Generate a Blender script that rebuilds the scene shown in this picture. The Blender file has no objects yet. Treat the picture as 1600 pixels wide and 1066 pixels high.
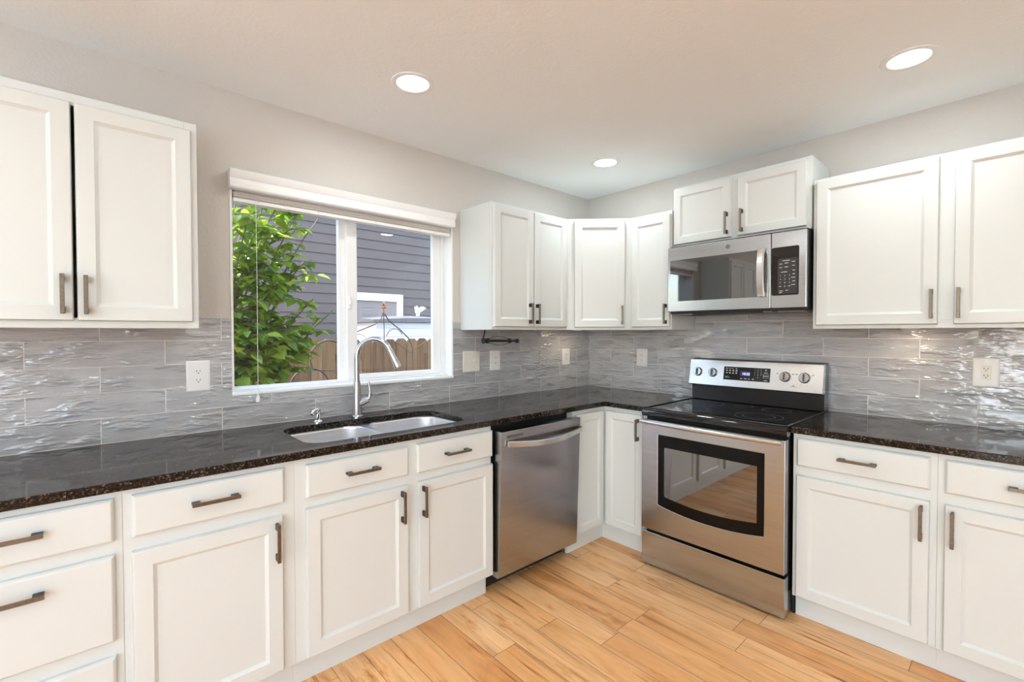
import bpy, bmesh, math, random
from mathutils import Vector, Matrix

sc = bpy.context.scene
COL = sc.collection
PI = math.pi
H = 2.465          # ceiling height

# ------------------------------------------------------------------ camera
CAM = Vector((-3.09432, -2.47096, 1.35641))
YAW, PITCH, ROLL, FPX = 0.836, -0.01832, 0.0013, 727.067
cam_data = bpy.data.cameras.new('camera')
cam_data.sensor_width = 36.0
cam_data.lens = FPX / 1600.0 * 36.0
cam_data.clip_start = 0.05
cam_data.clip_end = 200
cam = bpy.data.objects.new('camera', cam_data)
COL.objects.link(cam)
fw = Vector((math.cos(YAW) * math.cos(PITCH), math.sin(YAW) * math.cos(PITCH), math.sin(PITCH)))
rt = Vector((math.sin(YAW), -math.cos(YAW), 0))
up = rt.cross(fw)
r2 = rt * math.cos(ROLL) - up * math.sin(ROLL)
u2 = rt * math.sin(ROLL) + up * math.cos(ROLL)
cam.matrix_world = Matrix(((r2.x, u2.x, -fw.x, CAM.x), (r2.y, u2.y, -fw.y, CAM.y), (r2.z, u2.z, -fw.z, CAM.z), (0, 0, 0, 1)))
sc.camera = cam

# ------------------------------------------------------------------ view, sky, sun
sc.view_settings.view_transform = 'Standard'
sc.view_settings.look = 'None'
sc.view_settings.gamma = 1.0
sc.view_settings.use_curve_mapping = False
sc.view_settings.exposure = 0.14
sc.cycles.use_denoising = True
sc.cycles.max_bounces = 10
sc.cycles.diffuse_bounces = 6
sc.cycles.glossy_bounces = 5
sc.cycles.transparent_max_bounces = 12
sc.cycles.sample_clamp_indirect = 8.0
sc.cycles.caustics_reflective = False
sc.cycles.caustics_refractive = False

world = bpy.data.worlds.new('world')
sc.world = world
world.use_nodes = True
wn = world.node_tree
wn.nodes.clear()
w_out = wn.nodes.new('ShaderNodeOutputWorld')
w_bg = wn.nodes.new('ShaderNodeBackground')
w_sky = wn.nodes.new('ShaderNodeTexSky')
w_sky.sky_type = 'NISHITA'
w_sky.sun_disc = False
w_sky.sun_elevation = math.radians(58)
w_sky.sun_rotation = math.radians(250)
w_sky.air_density = 1.0
w_sky.dust_density = 2.5
w_bg.inputs['Strength'].default_value = 1.3
wn.links.new(w_sky.outputs[0], w_bg.inputs[0])
wn.links.new(w_bg.outputs[0], w_out.inputs[0])

sun = bpy.data.lights.new('sun', 'SUN')
sun.energy = 13.0
sun.angle = math.radians(0.6)
sun.color = (1.0, 0.98, 0.93)
sun_o = bpy.data.objects.new('sun', sun)
COL.objects.link(sun_o)
sun_dir = Vector((0.33, 0.06, -0.90)).normalized()      # travels along the side yard
sun_o.rotation_euler = sun_dir.to_track_quat('-Z', 'Y').to_euler()
sun_o.location = (-6, -3, 9)

CAN_W = 4.6       # watts of each ceiling can
CAN_COL = (0.89, 0.965, 0.985)
PUCK_W = 0.45

# ------------------------------------------------------------------ materials
def nodes_of(m):
    m.use_nodes = True
    nt = m.node_tree
    return nt, nt.nodes['Principled BSDF'], nt.nodes['Material Output']

def N(nt, kind, **kw):
    n = nt.nodes.new(kind)
    for k, v in kw.items():
        if k in n.inputs.keys():
            n.inputs[k].default_value = v
        else:
            setattr(n, k, v)
    return n

def L(nt, a, b):
    nt.links.new(a, b)

def obj_coords(nt, scale=(1, 1, 1), loc=(0, 0, 0), kind='Object'):
    tc = N(nt, 'ShaderNodeTexCoord')
    mp = N(nt, 'ShaderNodeMapping')
    mp.inputs['Scale'].default_value = scale
    mp.inputs['Location'].default_value = loc
    L(nt, tc.outputs[kind], mp.inputs['Vector'])
    return mp.outputs[0]

def world_coords(nt, scale=(1, 1, 1)):
    g = N(nt, 'ShaderNodeNewGeometry')
    mp = N(nt, 'ShaderNodeMapping')
    mp.inputs['Scale'].default_value = scale
    L(nt, g.outputs['Position'], mp.inputs['Vector'])
    return mp.outputs[0]

def bump_from(nt, bsdf, fac, strength, dist):
    b = N(nt, 'ShaderNodeBump')
    b.inputs['Strength'].default_value = strength
    b.inputs['Distance'].default_value = dist
    L(nt, fac, b.inputs['Height'])
    L(nt, b.outputs[0], bsdf.inputs['Normal'])
    return b

def ramp(nt, fac, stops):
    r = N(nt, 'ShaderNodeValToRGB')
    els = r.color_ramp.elements
    els[0].position, els[0].color = stops[0][0], (*stops[0][1], 1)
    els[1].position, els[1].color = stops[-1][0], (*stops[-1][1], 1)
    for p, c in stops[1:-1]:
        e = els.new(p)
        e.color = (*c, 1)
    L(nt, fac, r.inputs[0])
    return r.outputs[0]

def plain(name, col, rough=0.5, metal=0.0, noise=None, spec=None, coat=0.0):
    """noise=(scale, amount of bump in metres)"""
    m = bpy.data.materials.new(name)
    nt, b, o = nodes_of(m)
    b.inputs['Base Color'].default_value = (*col, 1)
    b.inputs['Roughness'].default_value = rough
    b.inputs['Metallic'].default_value = metal
    if spec is not None:
        b.inputs['Specular IOR Level'].default_value = spec
    if coat:
        b.inputs['Coat Weight'].default_value = coat
        b.inputs['Coat Roughness'].default_value = 0.05
    if noise:
        n = N(nt, 'ShaderNodeTexNoise')
        n.inputs['Scale'].default_value = noise[0]
        n.inputs['Detail'].default_value = 4
        L(nt, obj_coords(nt), n.inputs['Vector'])
        bump_from(nt, b, n.outputs['Fac'], 0.5, noise[1])
    return m

def brushed(name, col, rough, scale, amount=0.35, aniso=0.6, rot=0.0):
    m = bpy.data.materials.new(name)
    nt, b, o = nodes_of(m)
    b.inputs['Metallic'].default_value = 1.0
    n = N(nt, 'ShaderNodeTexNoise')
    n.inputs['Scale'].default_value = 1.0
    n.inputs['Detail'].default_value = 3
    L(nt, obj_coords(nt, scale), n.inputs['Vector'])
    c = ramp(nt, n.outputs['Fac'], [(0.3, tuple(v * (1 - amount * 0.25) for v in col)), (0.7, tuple(min(1, v * (1 + amount * 0.15)) for v in col))])
    L(nt, c, b.inputs['Base Color'])
    mr = N(nt, 'ShaderNodeMapRange')
    mr.inputs['To Min'].default_value = rough * 0.85
    mr.inputs['To Max'].default_value = rough * 1.2
    L(nt, n.outputs['Fac'], mr.inputs['Value'])
    L(nt, mr.outputs[0], b.inputs['Roughness'])
    b.inputs['Anisotropic'].default_value = aniso
    b.inputs['Anisotropic Rotation'].default_value = rot
    bump_from(nt, b, n.outputs['Fac'], 0.08, 0.0004)
    return m

M = {}

def make_materials():
    # painted cabinet fronts, a faint vertical grain showing through
    def paint(name, col, rough):
        m = bpy.data.materials.new(name)
        nt, b, o = nodes_of(m)
        b.inputs['Base Color'].default_value = (*col, 1)
        b.inputs['Roughness'].default_value = rough
        n = N(nt, 'ShaderNodeTexNoise')
        n.inputs['Scale'].default_value = 1.0
        n.inputs['Detail'].default_value = 5
        L(nt, obj_coords(nt, (150, 150, 5)), n.inputs['Vector'])
        bump_from(nt, b, n.outputs['Fac'], 0.25, 0.0006)
        return m
    M['cab'] = paint('white_cabinet_paint', (0.655, 0.695, 0.685), 0.33)
    M['kick'] = plain('white_kick_paint', (0.655, 0.695, 0.685), 0.45)
    M['cab_in'] = plain('cabinet_interior', (0.10, 0.09, 0.08), 0.7)
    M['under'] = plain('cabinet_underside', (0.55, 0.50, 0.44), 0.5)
    # walls and ceiling: orange-peel drywall
    def drywall(name, col, sc_, amt):
        m = bpy.data.materials.new(name)
        nt, b, o = nodes_of(m)
        b.inputs['Base Color'].default_value = (*col, 1)
        b.inputs['Roughness'].default_value = 0.62
        n = N(nt, 'ShaderNodeTexNoise')
        n.inputs['Scale'].default_value = sc_
        n.inputs['Detail'].default_value = 3
        L(nt, world_coords(nt), n.inputs['Vector'])
        bump_from(nt, b, n.outputs['Fac'], 0.45, amt)
        return m
    M['wall'] = drywall('greige_wall_paint', (0.585, 0.56, 0.52), 95, 0.004)
    M['ceil'] = drywall('white_ceiling_paint', (0.875, 0.91, 0.925), 70, 0.003)
    M['trim'] = plain('white_trim', (0.84, 0.865, 0.87), 0.4)
    M['vinyl'] = plain('white_vinyl', (0.86, 0.885, 0.895), 0.35)
    M['plastic'] = plain('white_plastic', (0.80, 0.80, 0.79), 0.35)
    M['plastic_warm'] = plain('cream_plastic', (0.76, 0.735, 0.66), 0.35)
    M['blind'] = plain('white_blind_slat', (0.78, 0.765, 0.735), 0.45)
    M['dark'] = plain('dark_slot', (0.02, 0.02, 0.02), 0.6)
    M['black'] = plain('black_enamel', (0.012, 0.012, 0.013), 0.25)
    M['matte_black'] = plain('black_plastic', (0.015, 0.015, 0.016), 0.5)
    M['glass_black'] = plain('black_ceramic_glass', (0.006, 0.006, 0.007), 0.04, spec=0.6)
    M['black_border'] = plain('black_oven_glass_border', (0.004, 0.004, 0.004), 0.12, spec=0.2)
    M['knob_metal'] = plain('knob_metal', (0.42, 0.42, 0.42), 0.22, 1.0)
    M['ring'] = plain('burner_marking', (0.22, 0.22, 0.23), 0.2)
    M['iron'] = plain('wrought_iron', (0.012, 0.013, 0.015), 0.42, noise=(80, 0.001))
    M['chrome'] = plain('polished_chrome', (0.82, 0.82, 0.83), 0.07, 1.0)
    M['nickel'] = brushed('brushed_faucet_steel', (0.50, 0.51, 0.53), 0.24, (30, 30, 400), 0.3, 0.3)
    M['sink'] = brushed('brushed_sink_steel', (0.88, 0.88, 0.88), 0.36, (5, 220, 220), 0.3, 0.4)
    M['ss'] = brushed('stainless_steel', (0.48, 0.50, 0.52), 0.21, (4, 4, 700), 0.35, 0.75)
    M['ss_dw'] = brushed('dishwasher_stainless', (0.42, 0.432, 0.45), 0.22, (4, 4, 700), 0.4, 0.75)
    M['ss_light'] = brushed('bright_stainless', (0.64, 0.635, 0.62), 0.24, (4, 4, 700), 0.3, 0.6)
    M['bronze'] = brushed('brushed_antique_bronze', (0.205, 0.175, 0.14), 0.33, (120, 120, 120), 0.8, 0.2)
    M['pull_end'] = plain('dark_pull_post', (0.07, 0.055, 0.045), 0.35, 1.0)
    M['mark_white'] = plain('white_print', (0.62, 0.63, 0.65), 0.5)
    M['mark_grey'] = plain('grey_print', (0.20, 0.20, 0.21), 0.5)
    M['badge'] = plain('badge_metal', (0.25, 0.24, 0.22), 0.3, 1.0)

    # grey wavy glazed tile in running bond; UV is in metres along the wall and up from the counter
    m = bpy.data.materials.new('grey_glazed_tile')
    nt, b, o = nodes_of(m)
    tc = N(nt, 'ShaderNodeTexCoord')
    br = N(nt, 'ShaderNodeTexBrick')
    br.inputs['Color1'].default_value = (0, 0, 0, 1)
    br.inputs['Color2'].default_value = (1, 1, 1, 1)
    br.inputs['Mortar'].default_value = (0.5, 0.5, 0.5, 1)
    br.inputs['Scale'].default_value = 1.0
    br.inputs['Mortar Size'].default_value = 0.0019
    br.inputs['Mortar Smooth'].default_value = 0.15
    br.inputs['Bias'].default_value = 0.0
    br.inputs['Brick Width'].default_value = 0.4162
    br.inputs['Row Height'].default_value = 0.1022
    L(nt, tc.outputs['UV'], br.inputs['Vector'])
    # per tile shift of the glaze noise
    sx = N(nt, 'ShaderNodeVectorMath', operation='MULTIPLY_ADD')
    L(nt, br.outputs['Color'], sx.inputs[0])
    sx.inputs[1].default_value = (7.0, 13.0, 5.0)
    L(nt, tc.outputs['UV'], sx.inputs[2])
    mp = N(nt, 'ShaderNodeMapping')
    mp.inputs['Scale'].default_value = (7.0, 24.0, 1.0)
    L(nt, sx.outputs[0], mp.inputs['Vector'])
    wv = N(nt, 'ShaderNodeTexNoise')
    wv.inputs['Scale'].default_value = 1.0
    wv.inputs['Detail'].default_value = 3.0
    wv.inputs['Roughness'].default_value = 0.55
    L(nt, mp.outputs[0], wv.inputs['Vector'])
    mp2 = N(nt, 'ShaderNodeMapping')
    mp2.inputs['Scale'].default_value = (7.0, 26.0, 1.0)
    L(nt, sx.outputs[0], mp2.inputs['Vector'])
    st = N(nt, 'ShaderNodeTexNoise')
    st.inputs['Scale'].default_value = 1.0
    st.inputs['Detail'].default_value = 6
    st.inputs['Roughness'].default_value = 0.65
    L(nt, mp2.outputs[0], st.inputs['Vector'])
    base = ramp(nt, st.outputs['Fac'], [(0.30, (0.36, 0.373, 0.392)), (0.5, (0.44, 0.455, 0.476)), (0.72, (0.50, 0.516, 0.538))])
    tint = N(nt, 'ShaderNodeMix', data_type='RGBA', blend_type='MULTIPLY')
    tint.inputs['Factor'].default_value = 0.14
    L(nt, base, tint.inputs['A'])
    L(nt, br.outputs['Color'], tint.inputs['B'])
    gm = N(nt, 'ShaderNodeMix', data_type='RGBA')
    L(nt, br.outputs['Fac'], gm.inputs['Factor'])
    L(nt, tint.outputs['Result'], gm.inputs['A'])
    gm.inputs['B'].default_value = (0.70, 0.67, 0.63, 1)
    L(nt, gm.outputs['Result'], b.inputs['Base Color'])
    inv_g = N(nt, 'ShaderNodeMath', operation='MULTIPLY_ADD')
    L(nt, br.outputs['Fac'], inv_g.inputs[0])
    inv_g.inputs[1].default_value = -0.8
    inv_g.inputs[2].default_value = 0.8
    rr = N(nt, 'ShaderNodeMapRange')
    rr.inputs['To Min'].default_value = 0.07
    rr.inputs['To Max'].default_value = 0.8
    L(nt, br.outputs['Fac'], rr.inputs['Value'])
    L(nt, rr.outputs[0], b.inputs['Roughness'])
    b.inputs['Specular IOR Level'].default_value = 0.9
    b.inputs['Coat Weight'].default_value = 0.8
    b.inputs['Coat Roughness'].default_value = 0.03
    L(nt, inv_g.outputs[0], b.inputs['Coat Weight'])
    b1 = N(nt, 'ShaderNodeBump')
    b1.inputs['Strength'].default_value = 1.0
    b1.inputs['Distance'].default_value = 0.0058
    wr = N(nt, 'ShaderNodeMapRange', interpolation_type='SMOOTHSTEP')
    wr.inputs['From Min'].default_value = 0.46
    wr.inputs['From Max'].default_value = 0.74
    L(nt, wv.outputs['Fac'], wr.inputs['Value'])
    wl = N(nt, 'ShaderNodeMath', operation='MULTIPLY_ADD')
    L(nt, wv.outputs['Fac'], wl.inputs[0])
    wl.inputs[1].default_value = 0.35
    L(nt, wr.outputs[0], wl.inputs[2])
    L(nt, wl.outputs[0], b1.inputs['Height'])
    inv = N(nt, 'ShaderNodeMath', operation='SUBTRACT')
    inv.inputs[0].default_value = 1.0
    L(nt, br.outputs['Fac'], inv.inputs[1])
    b2 = N(nt, 'ShaderNodeBump')
    b2.inputs['Strength'].default_value = 0.6
    b2.inputs['Distance'].default_value = 0.0012
    L(nt, inv.outputs[0], b2.inputs['Height'])
    L(nt, b1.outputs[0], b2.inputs['Normal'])
    L(nt, b2.outputs[0], b.inputs['Normal'])
    L(nt, b1.outputs[0], b.inputs['Coat Normal'])
    M['tile'] = m

    # dark brown-black speckled granite
    m = bpy.data.materials.new('dark_speckled_granite')
    nt, b, o = nodes_of(m)
    co = world_coords(nt)
    n1 = N(nt, 'ShaderNodeTexVoronoi')
    n1.inputs['Scale'].default_value = 240
    L(nt, co, n1.inputs['Vector'])
    n2 = N(nt, 'ShaderNodeTexNoise')
    n2.inputs['Scale'].default_value = 120
    n2.inputs['Detail'].default_value = 5
    L(nt, co, n2.inputs['Vector'])
    sep = N(nt, 'ShaderNodeSeparateColor')
    L(nt, n1.outputs['Color'], sep.inputs[0])
    c1 = ramp(nt, sep.outputs[0], [(0.0, (0.006, 0.006, 0.007)), (0.60, (0.011, 0.010, 0.010)), (0.80, (0.035, 0.024, 0.017)), (0.93, (0.085, 0.062, 0.045)), (1.0, (0.17, 0.155, 0.14))])
    mx = N(nt, 'ShaderNodeMix', data_type='RGBA', blend_type='MULTIPLY')
    mx.inputs['Factor'].default_value = 0.8
    L(nt, c1, mx.inputs['A'])
    L(nt, ramp(nt, n2.outputs['Fac'], [(0.35, (0.35, 0.35, 0.35)), (0.65, (1.3, 1.25, 1.2))]), mx.inputs['B'])
    L(nt, mx.outputs['Result'], b.inputs['Base Color'])
    b.inputs['Roughness'].default_value = 0.07
    b.inputs['Specular IOR Level'].default_value = 0.30
    M['granite'] = m

    # hickory planks running along world y
    m = bpy.data.materials.new('hickory_planks')
    nt, b, o = nodes_of(m)
    g = N(nt, 'ShaderNodeNewGeometry')
    mp = N(nt, 'ShaderNodeMapping')
    mp.inputs['Rotation'].default_value = (0, 0, -PI / 2)      # texture x runs along the boards (-y)
    L(nt, g.outputs['Position'], mp.inputs['Vector'])
    off = N(nt, 'ShaderNodeVectorMath', operation='ADD')
    off.inputs[1].default_value = (0.33, 0.0965 - 0.131 * 40 + 0.001, 0)
    L(nt, mp.outputs[0], off.inputs[0])
    br = N(nt, 'ShaderNodeTexBrick', offset=0.37, offset_frequency=3, squash=0.72, squash_frequency=2)
    br.inputs['Color1'].default_value = (0, 0, 0, 1)
    br.inputs['Color2'].default_value = (1, 1, 1, 1)
    br.inputs['Mortar'].default_value = (0.5, 0.5, 0.5, 1)
    br.inputs['Scale'].default_value = 1.0
    br.inputs['Mortar Size'].default_value = 0.0011
    br.inputs['Mortar Smooth'].default_value = 0.2
    br.inputs['Brick Width'].default_value = 0.92
    br.inputs['Row Height'].default_value = 0.131
    L(nt, off.outputs[0], br.inputs['Vector'])
    sx = N(nt, 'ShaderNodeVectorMath', operation='MULTIPLY_ADD')
    L(nt, br.outputs['Color'], sx.inputs[0])
    sx.inputs[1].default_value = (17.0, 9.0, 3.0)
    L(nt, off.outputs[0], sx.inputs[2])
    mg = N(nt, 'ShaderNodeMapping')
    mg.inputs['Scale'].default_value = (1.4, 22.0, 1.0)
    L(nt, sx.outputs[0], mg.inputs['Vector'])
    gr = N(nt, 'ShaderNodeTexNoise')
    gr.inputs['Scale'].default_value = 1.0
    gr.inputs['Detail'].default_value = 7
    gr.inputs['Roughness'].default_value = 0.6
    gr.inputs['Distortion'].default_value = 0.8
    L(nt, mg.outputs[0], gr.inputs['Vector'])
    mb = N(nt, 'ShaderNodeMapping')
    mb.inputs['Scale'].default_value = (1.6, 6.0, 1.0)
    L(nt, sx.outputs[0], mb.inputs['Vector'])
    bl = N(nt, 'ShaderNodeTexNoise')
    bl.inputs['Scale'].default_value = 1.0
    bl.inputs['Detail'].default_value = 3
    bl.inputs['Distortion'].default_value = 1.2
    L(nt, mb.outputs[0], bl.inputs['Vector'])
    toneF = N(nt, 'ShaderNodeMath', operation='MULTIPLY_ADD')
    sepT = N(nt, 'ShaderNodeSeparateColor')
    L(nt, br.outputs['Color'], sepT.inputs[0])
    L(nt, sepT.outputs[0], toneF.inputs[0])
    toneF.inputs[1].default_value = 0.42
    bl2 = N(nt, 'ShaderNodeMath', operation='MULTIPLY_ADD')
    L(nt, bl.outputs['Fac'], bl2.inputs[0])
    bl2.inputs[1].default_value = 0.9
    bl2.inputs[2].default_value = -0.22
    L(nt, bl2.outputs[0], toneF.inputs[2])
    tone = ramp(nt, toneF.outputs[0], [(0.05, (0.92, 0.61, 0.335)), (0.35, (0.85, 0.495, 0.225)), (0.62, (0.75, 0.375, 0.14)), (0.90, (0.58, 0.24, 0.075))])
    grc = ramp(nt, gr.outputs['Fac'], [(0.27, (0.50, 0.40, 0.32)), (0.42, (0.90, 0.87, 0.83)), (0.55, (1.0, 0.99, 0.97)), (0.72, (1.10, 1.08, 1.02))])
    mx = N(nt, 'ShaderNodeMix', data_type='RGBA', blend_type='MULTIPLY')
    mx.inputs['Factor'].default_value = 0.85
    L(nt, tone, mx.inputs['A'])
    L(nt, grc, mx.inputs['B'])
    # knots and mineral streaks
    mk = N(nt, 'ShaderNodeMapping')
    mk.inputs['Scale'].default_value = (3.0, 11.0, 1.0)
    L(nt, sx.outputs[0], mk.inputs['Vector'])
    kn = N(nt, 'ShaderNodeTexNoise')
    kn.inputs['Scale'].default_value = 1.0
    kn.inputs['Detail'].default_value = 6
    kn.inputs['Roughness'].default_value = 0.7
    L(nt, mk.outputs[0], kn.inputs['Vector'])
    mc = N(nt, 'ShaderNodeMapping')
    mc.inputs['Scale'].default_value = (2.2, 55.0, 1.0)
    L(nt, sx.outputs[0], mc.inputs['Vector'])
    ck = N(nt, 'ShaderNodeTexNoise')
    ck.inputs['Scale'].default_value = 1.0
    ck.inputs['Detail'].default_value = 2
    ck.inputs['Distortion'].default_value = 0.25
    L(nt, mc.outputs[0], ck.inputs['Vector'])
    ckc = ramp(nt, ck.outputs['Fac'], [(0.62, (1, 1, 1)), (0.69, (0.66, 0.48, 0.36)), (0.75, (0.30, 0.17, 0.10))])
    knb = ramp(nt, kn.outputs['Fac'], [(0.56, (1, 1, 1)), (0.65, (0.80, 0.60, 0.44)), (0.72, (0.40, 0.22, 0.13))])
    kmx = N(nt, 'ShaderNodeMix', data_type='RGBA', blend_type='MULTIPLY')
    kmx.inputs['Factor'].default_value = 1.0
    L(nt, ckc, kmx.inputs['A'])
    L(nt, knb, kmx.inputs['B'])
    knc = kmx.outputs['Result']
    mx2 = N(nt, 'ShaderNodeMix', data_type='RGBA', blend_type='MULTIPLY')
    mx2.inputs['Factor'].default_value = 0.9
    L(nt, mx.outputs['Result'], mx2.inputs['A'])
    L(nt, knc, mx2.inputs['B'])
    gm = N(nt, 'ShaderNodeMix', data_type='RGBA')
    L(nt, br.outputs['Fac'], gm.inputs['Factor'])
    L(nt, mx2.outputs['Result'], gm.inputs['A'])
    gm.inputs['B'].default_value = (0.07, 0.035, 0.016, 1)
    L(nt, gm.outputs['Result'], b.inputs['Base Color'])
    b.inputs['Roughness'].default_value = 0.30
    b1 = N(nt, 'ShaderNodeBump')
    b1.inputs['Strength'].default_value = 0.35
    b1.inputs['Distance'].default_value = 0.001
    inv = N(nt, 'ShaderNodeMath', operation='MULTIPLY_ADD')
    L(nt, br.outputs['Fac'], inv.inputs[0])
    inv.inputs[1].default_value = -1.0
    L(nt, gr.outputs['Fac'], inv.inputs[2])
    L(nt, inv.outputs[0], b1.inputs['Height'])
    L(nt, b1.outputs[0], b.inputs['Normal'])
    M['floor'] = m

    # clear window glass: mostly see-through with a mirror share that grows at grazing angles
    def glass(name, tint=(1, 1, 1), boost=0.0):
        m = bpy.data.materials.new(name)
        m.use_nodes = True
        nt = m.node_tree
        nt.nodes.clear()
        o = N(nt, 'ShaderNodeOutputMaterial')
        t = N(nt, 'ShaderNodeBsdfTransparent')
        t.inputs['Color'].default_value = (*tint, 1)
        gl = N(nt, 'ShaderNodeBsdfGlossy')
        gl.inputs['Roughness'].default_value = 0.0
        lw = N(nt, 'ShaderNodeLayerWeight')
        lw.inputs['Blend'].default_value = 0.5
        pw = N(nt, 'ShaderNodeMath', operation='POWER')
        pw.inputs[1].default_value = 5.0
        L(nt, lw.outputs['Facing'], pw.inputs[0])
        ad = N(nt, 'ShaderNodeMath', operation='MULTIPLY_ADD', use_clamp=True)
        ad.inputs[1].default_value = 0.96
        ad.inputs[2].default_value = 0.04 + boost
        L(nt, pw.outputs[0], ad.inputs[0])
        mx = N(nt, 'ShaderNodeMixShader')
        L(nt, ad.outputs[0], mx.inputs[0])
        L(nt, t.outputs[0], mx.inputs[1])
        L(nt, gl.outputs[0], mx.inputs[2])
        L(nt, mx.outputs[0], o.inputs[0])
        return m
    M['glass'] = glass('window_glass', (0.96, 0.97, 0.97), 0.0)
    M['oven_glass'] = glass('oven_window_glass', (0.30, 0.30, 0.28), 0.26)

    def emit(name, col, s):
        m = bpy.data.materials.new(name)
        nt, b, o = nodes_of(m)
        b.inputs['Base Color'].default_value = (0.9, 0.9, 0.9, 1)
        b.inputs['Emission Color'].default_value = (*col, 1)
        b.inputs['Emission Strength'].default_value = s
        return m
    M['lens'] = emit('lit_lamp_lens', CAN_COL, 6.0)
    M['led'] = emit('blue_display_digits', (0.35, 0.38, 1.0), 2.2)
    M['led_field'] = emit('dim_blue_display', (0.05, 0.055, 0.28), 0.15)
    M['led_field'].node_tree.nodes['Principled BSDF'].inputs['Base Color'].default_value = (0.01, 0.01, 0.03, 1)
    M['mw_glass'] = plain('mirror_black_door_glass', (0.006, 0.006, 0.007), 0.03)
    M['mw_glass'].node_tree.nodes['Principled BSDF'].inputs['IOR'].default_value = 2.4

    # outdoors
    M['siding'] = plain('grey_lap_siding', (0.085, 0.072, 0.066), 0.6, noise=(30, 0.002))
    M['house_trim'] = plain('white_house_trim', (0.60, 0.60, 0.60), 0.5)
    M['house_door'] = plain('grey_brown_door', (0.19, 0.175, 0.17), 0.5)
    M['shed'] = plain('white_shed_resin', (0.62, 0.62, 0.62), 0.5)
    M['shed_lid'] = plain('slate_shed_lid', (0.10, 0.105, 0.12), 0.55, noise=(20, 0.004))
    M['ornament'] = plain('white_ornament', (0.68, 0.68, 0.68), 0.5)
    M['rust'] = plain('rusted_iron', (0.055, 0.035, 0.026), 0.7, noise=(90, 0.001))
    M['copper'] = plain('copper', (0.36, 0.17, 0.09), 0.45, 0.7)
    M['solar'] = plain('blue_solar_panel', (0.03, 0.05, 0.12), 0.15)
    # fence pickets, tone varies from picket to picket
    m = bpy.data.materials.new('weathered_cedar')
    nt, b, o = nodes_of(m)
    g = N(nt, 'ShaderNodeNewGeometry')
    sp = N(nt, 'ShaderNodeSeparateXYZ')
    L(nt, g.outputs['Position'], sp.inputs[0])
    dv = N(nt, 'ShaderNodeMath', operation='DIVIDE')
    L(nt, sp.outputs[0], dv.inputs[0])
    dv.inputs[1].default_value = 0.157
    fl = N(nt, 'ShaderNodeMath', operation='FLOOR')
    L(nt, dv.outputs[0], fl.inputs[0])
    wh = N(nt, 'ShaderNodeTexWhiteNoise', noise_dimensions='1D')
    L(nt, fl.outputs[0], wh.inputs['W'])
    mp = N(nt, 'ShaderNodeVectorMath', operation='MULTIPLY_ADD')
    L(nt, g.outputs['Position'], mp.inputs[0])
    mp.inputs[1].default_value = (38, 38, 2.2)
    L(nt, wh.outputs['Color'], mp.inputs[2])
    n = N(nt, 'ShaderNodeTexNoise')
    n.inputs['Scale'].default_value = 1.0
    n.inputs['Detail'].default_value = 6
    L(nt, mp.outputs[0], n.inputs['Vector'])
    ad = N(nt, 'ShaderNodeMath', operation='MULTIPLY_ADD')
    L(nt, wh.outputs['Value'], ad.inputs[0])
    ad.inputs[1].default_value = 0.42
    L(nt, n.outputs['Fac'], ad.inputs[2])
    c = ramp(nt, ad.outputs[0], [(0.35, (0.066, 0.034, 0.015)), (0.62, (0.130, 0.075, 0.033)), (0.95, (0.185, 0.124, 0.064))])
    L(nt, c, b.inputs['Base Color'])
    b.inputs['Roughness'].default_value = 0.8
    M['cedar'] = m
    # leaves: thin, let light through
    def leafmat(name, stops, trans):
        m = bpy.data.materials.new(name)
        m.use_nodes = True
        nt = m.node_tree
        nt.nodes.clear()
        o = N(nt, 'ShaderNodeOutputMaterial')
        g = N(nt, 'ShaderNodeNewGeometry')
        c = ramp(nt, g.outputs['Random Per Island'], stops)
        d = N(nt, 'ShaderNodeBsdfDiffuse')
        L(nt, c, d.inputs['Color'])
        t = N(nt, 'ShaderNodeBsdfTranslucent')
        hs = N(nt, 'ShaderNodeMix', data_type='RGBA', blend_type='MULTIPLY')
        hs.inputs['Factor'].default_value = 1.0
        L(nt, c, hs.inputs['A'])
        hs.inputs['B'].default_value = (1.9, 1.7, 0.5, 1)
        L(nt, hs.outputs['Result'], t.inputs['Color'])
        mx = N(nt, 'ShaderNodeMixShader')
        mx.inputs[0].default_value = trans
        L(nt, d.outputs[0], mx.inputs[1])
        L(nt, t.outputs[0], mx.inputs[2])
        gl = N(nt, 'ShaderNodeBsdfGlossy')
        gl.inputs['Roughness'].default_value = 0.35
        gl.inputs['Color'].default_value = (0.8, 0.85, 0.8, 1)
        mx2 = N(nt, 'ShaderNodeMixShader')
        mx2.inputs[0].default_value = 0.06
        L(nt, mx.outputs[0], mx2.inputs[1])
        L(nt, gl.outputs[0], mx2.inputs[2])
        L(nt, mx2.outputs[0], o.inputs[0])
        return m
    M['leaf'] = leafmat('shrub_leaf', [(0.0, (0.09, 0.20, 0.035)), (0.5, (0.20, 0.36, 0.055)), (1.0, (0.36, 0.50, 0.09))], 0.42)
    M['blade'] = leafmat('grass_blade', [(0.0, (0.10, 0.19, 0.05)), (1.0, (0.22, 0.32, 0.12))], 0.3)
    M['bark'] = plain('grey_brown_bark', (0.20, 0.16, 0.12), 0.85, noise=(60, 0.003))
    M['patio'] = plain('pale_bounce_ground', (0.76, 0.79, 0.80), 0.85, noise=(15, 0.002))  # pale so that the added ground throws sunlight up to the ceiling
    M['soil'] = plain('garden_soil', (0.16, 0.13, 0.10), 0.95, noise=(6, 0.05))

make_materials()

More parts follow.
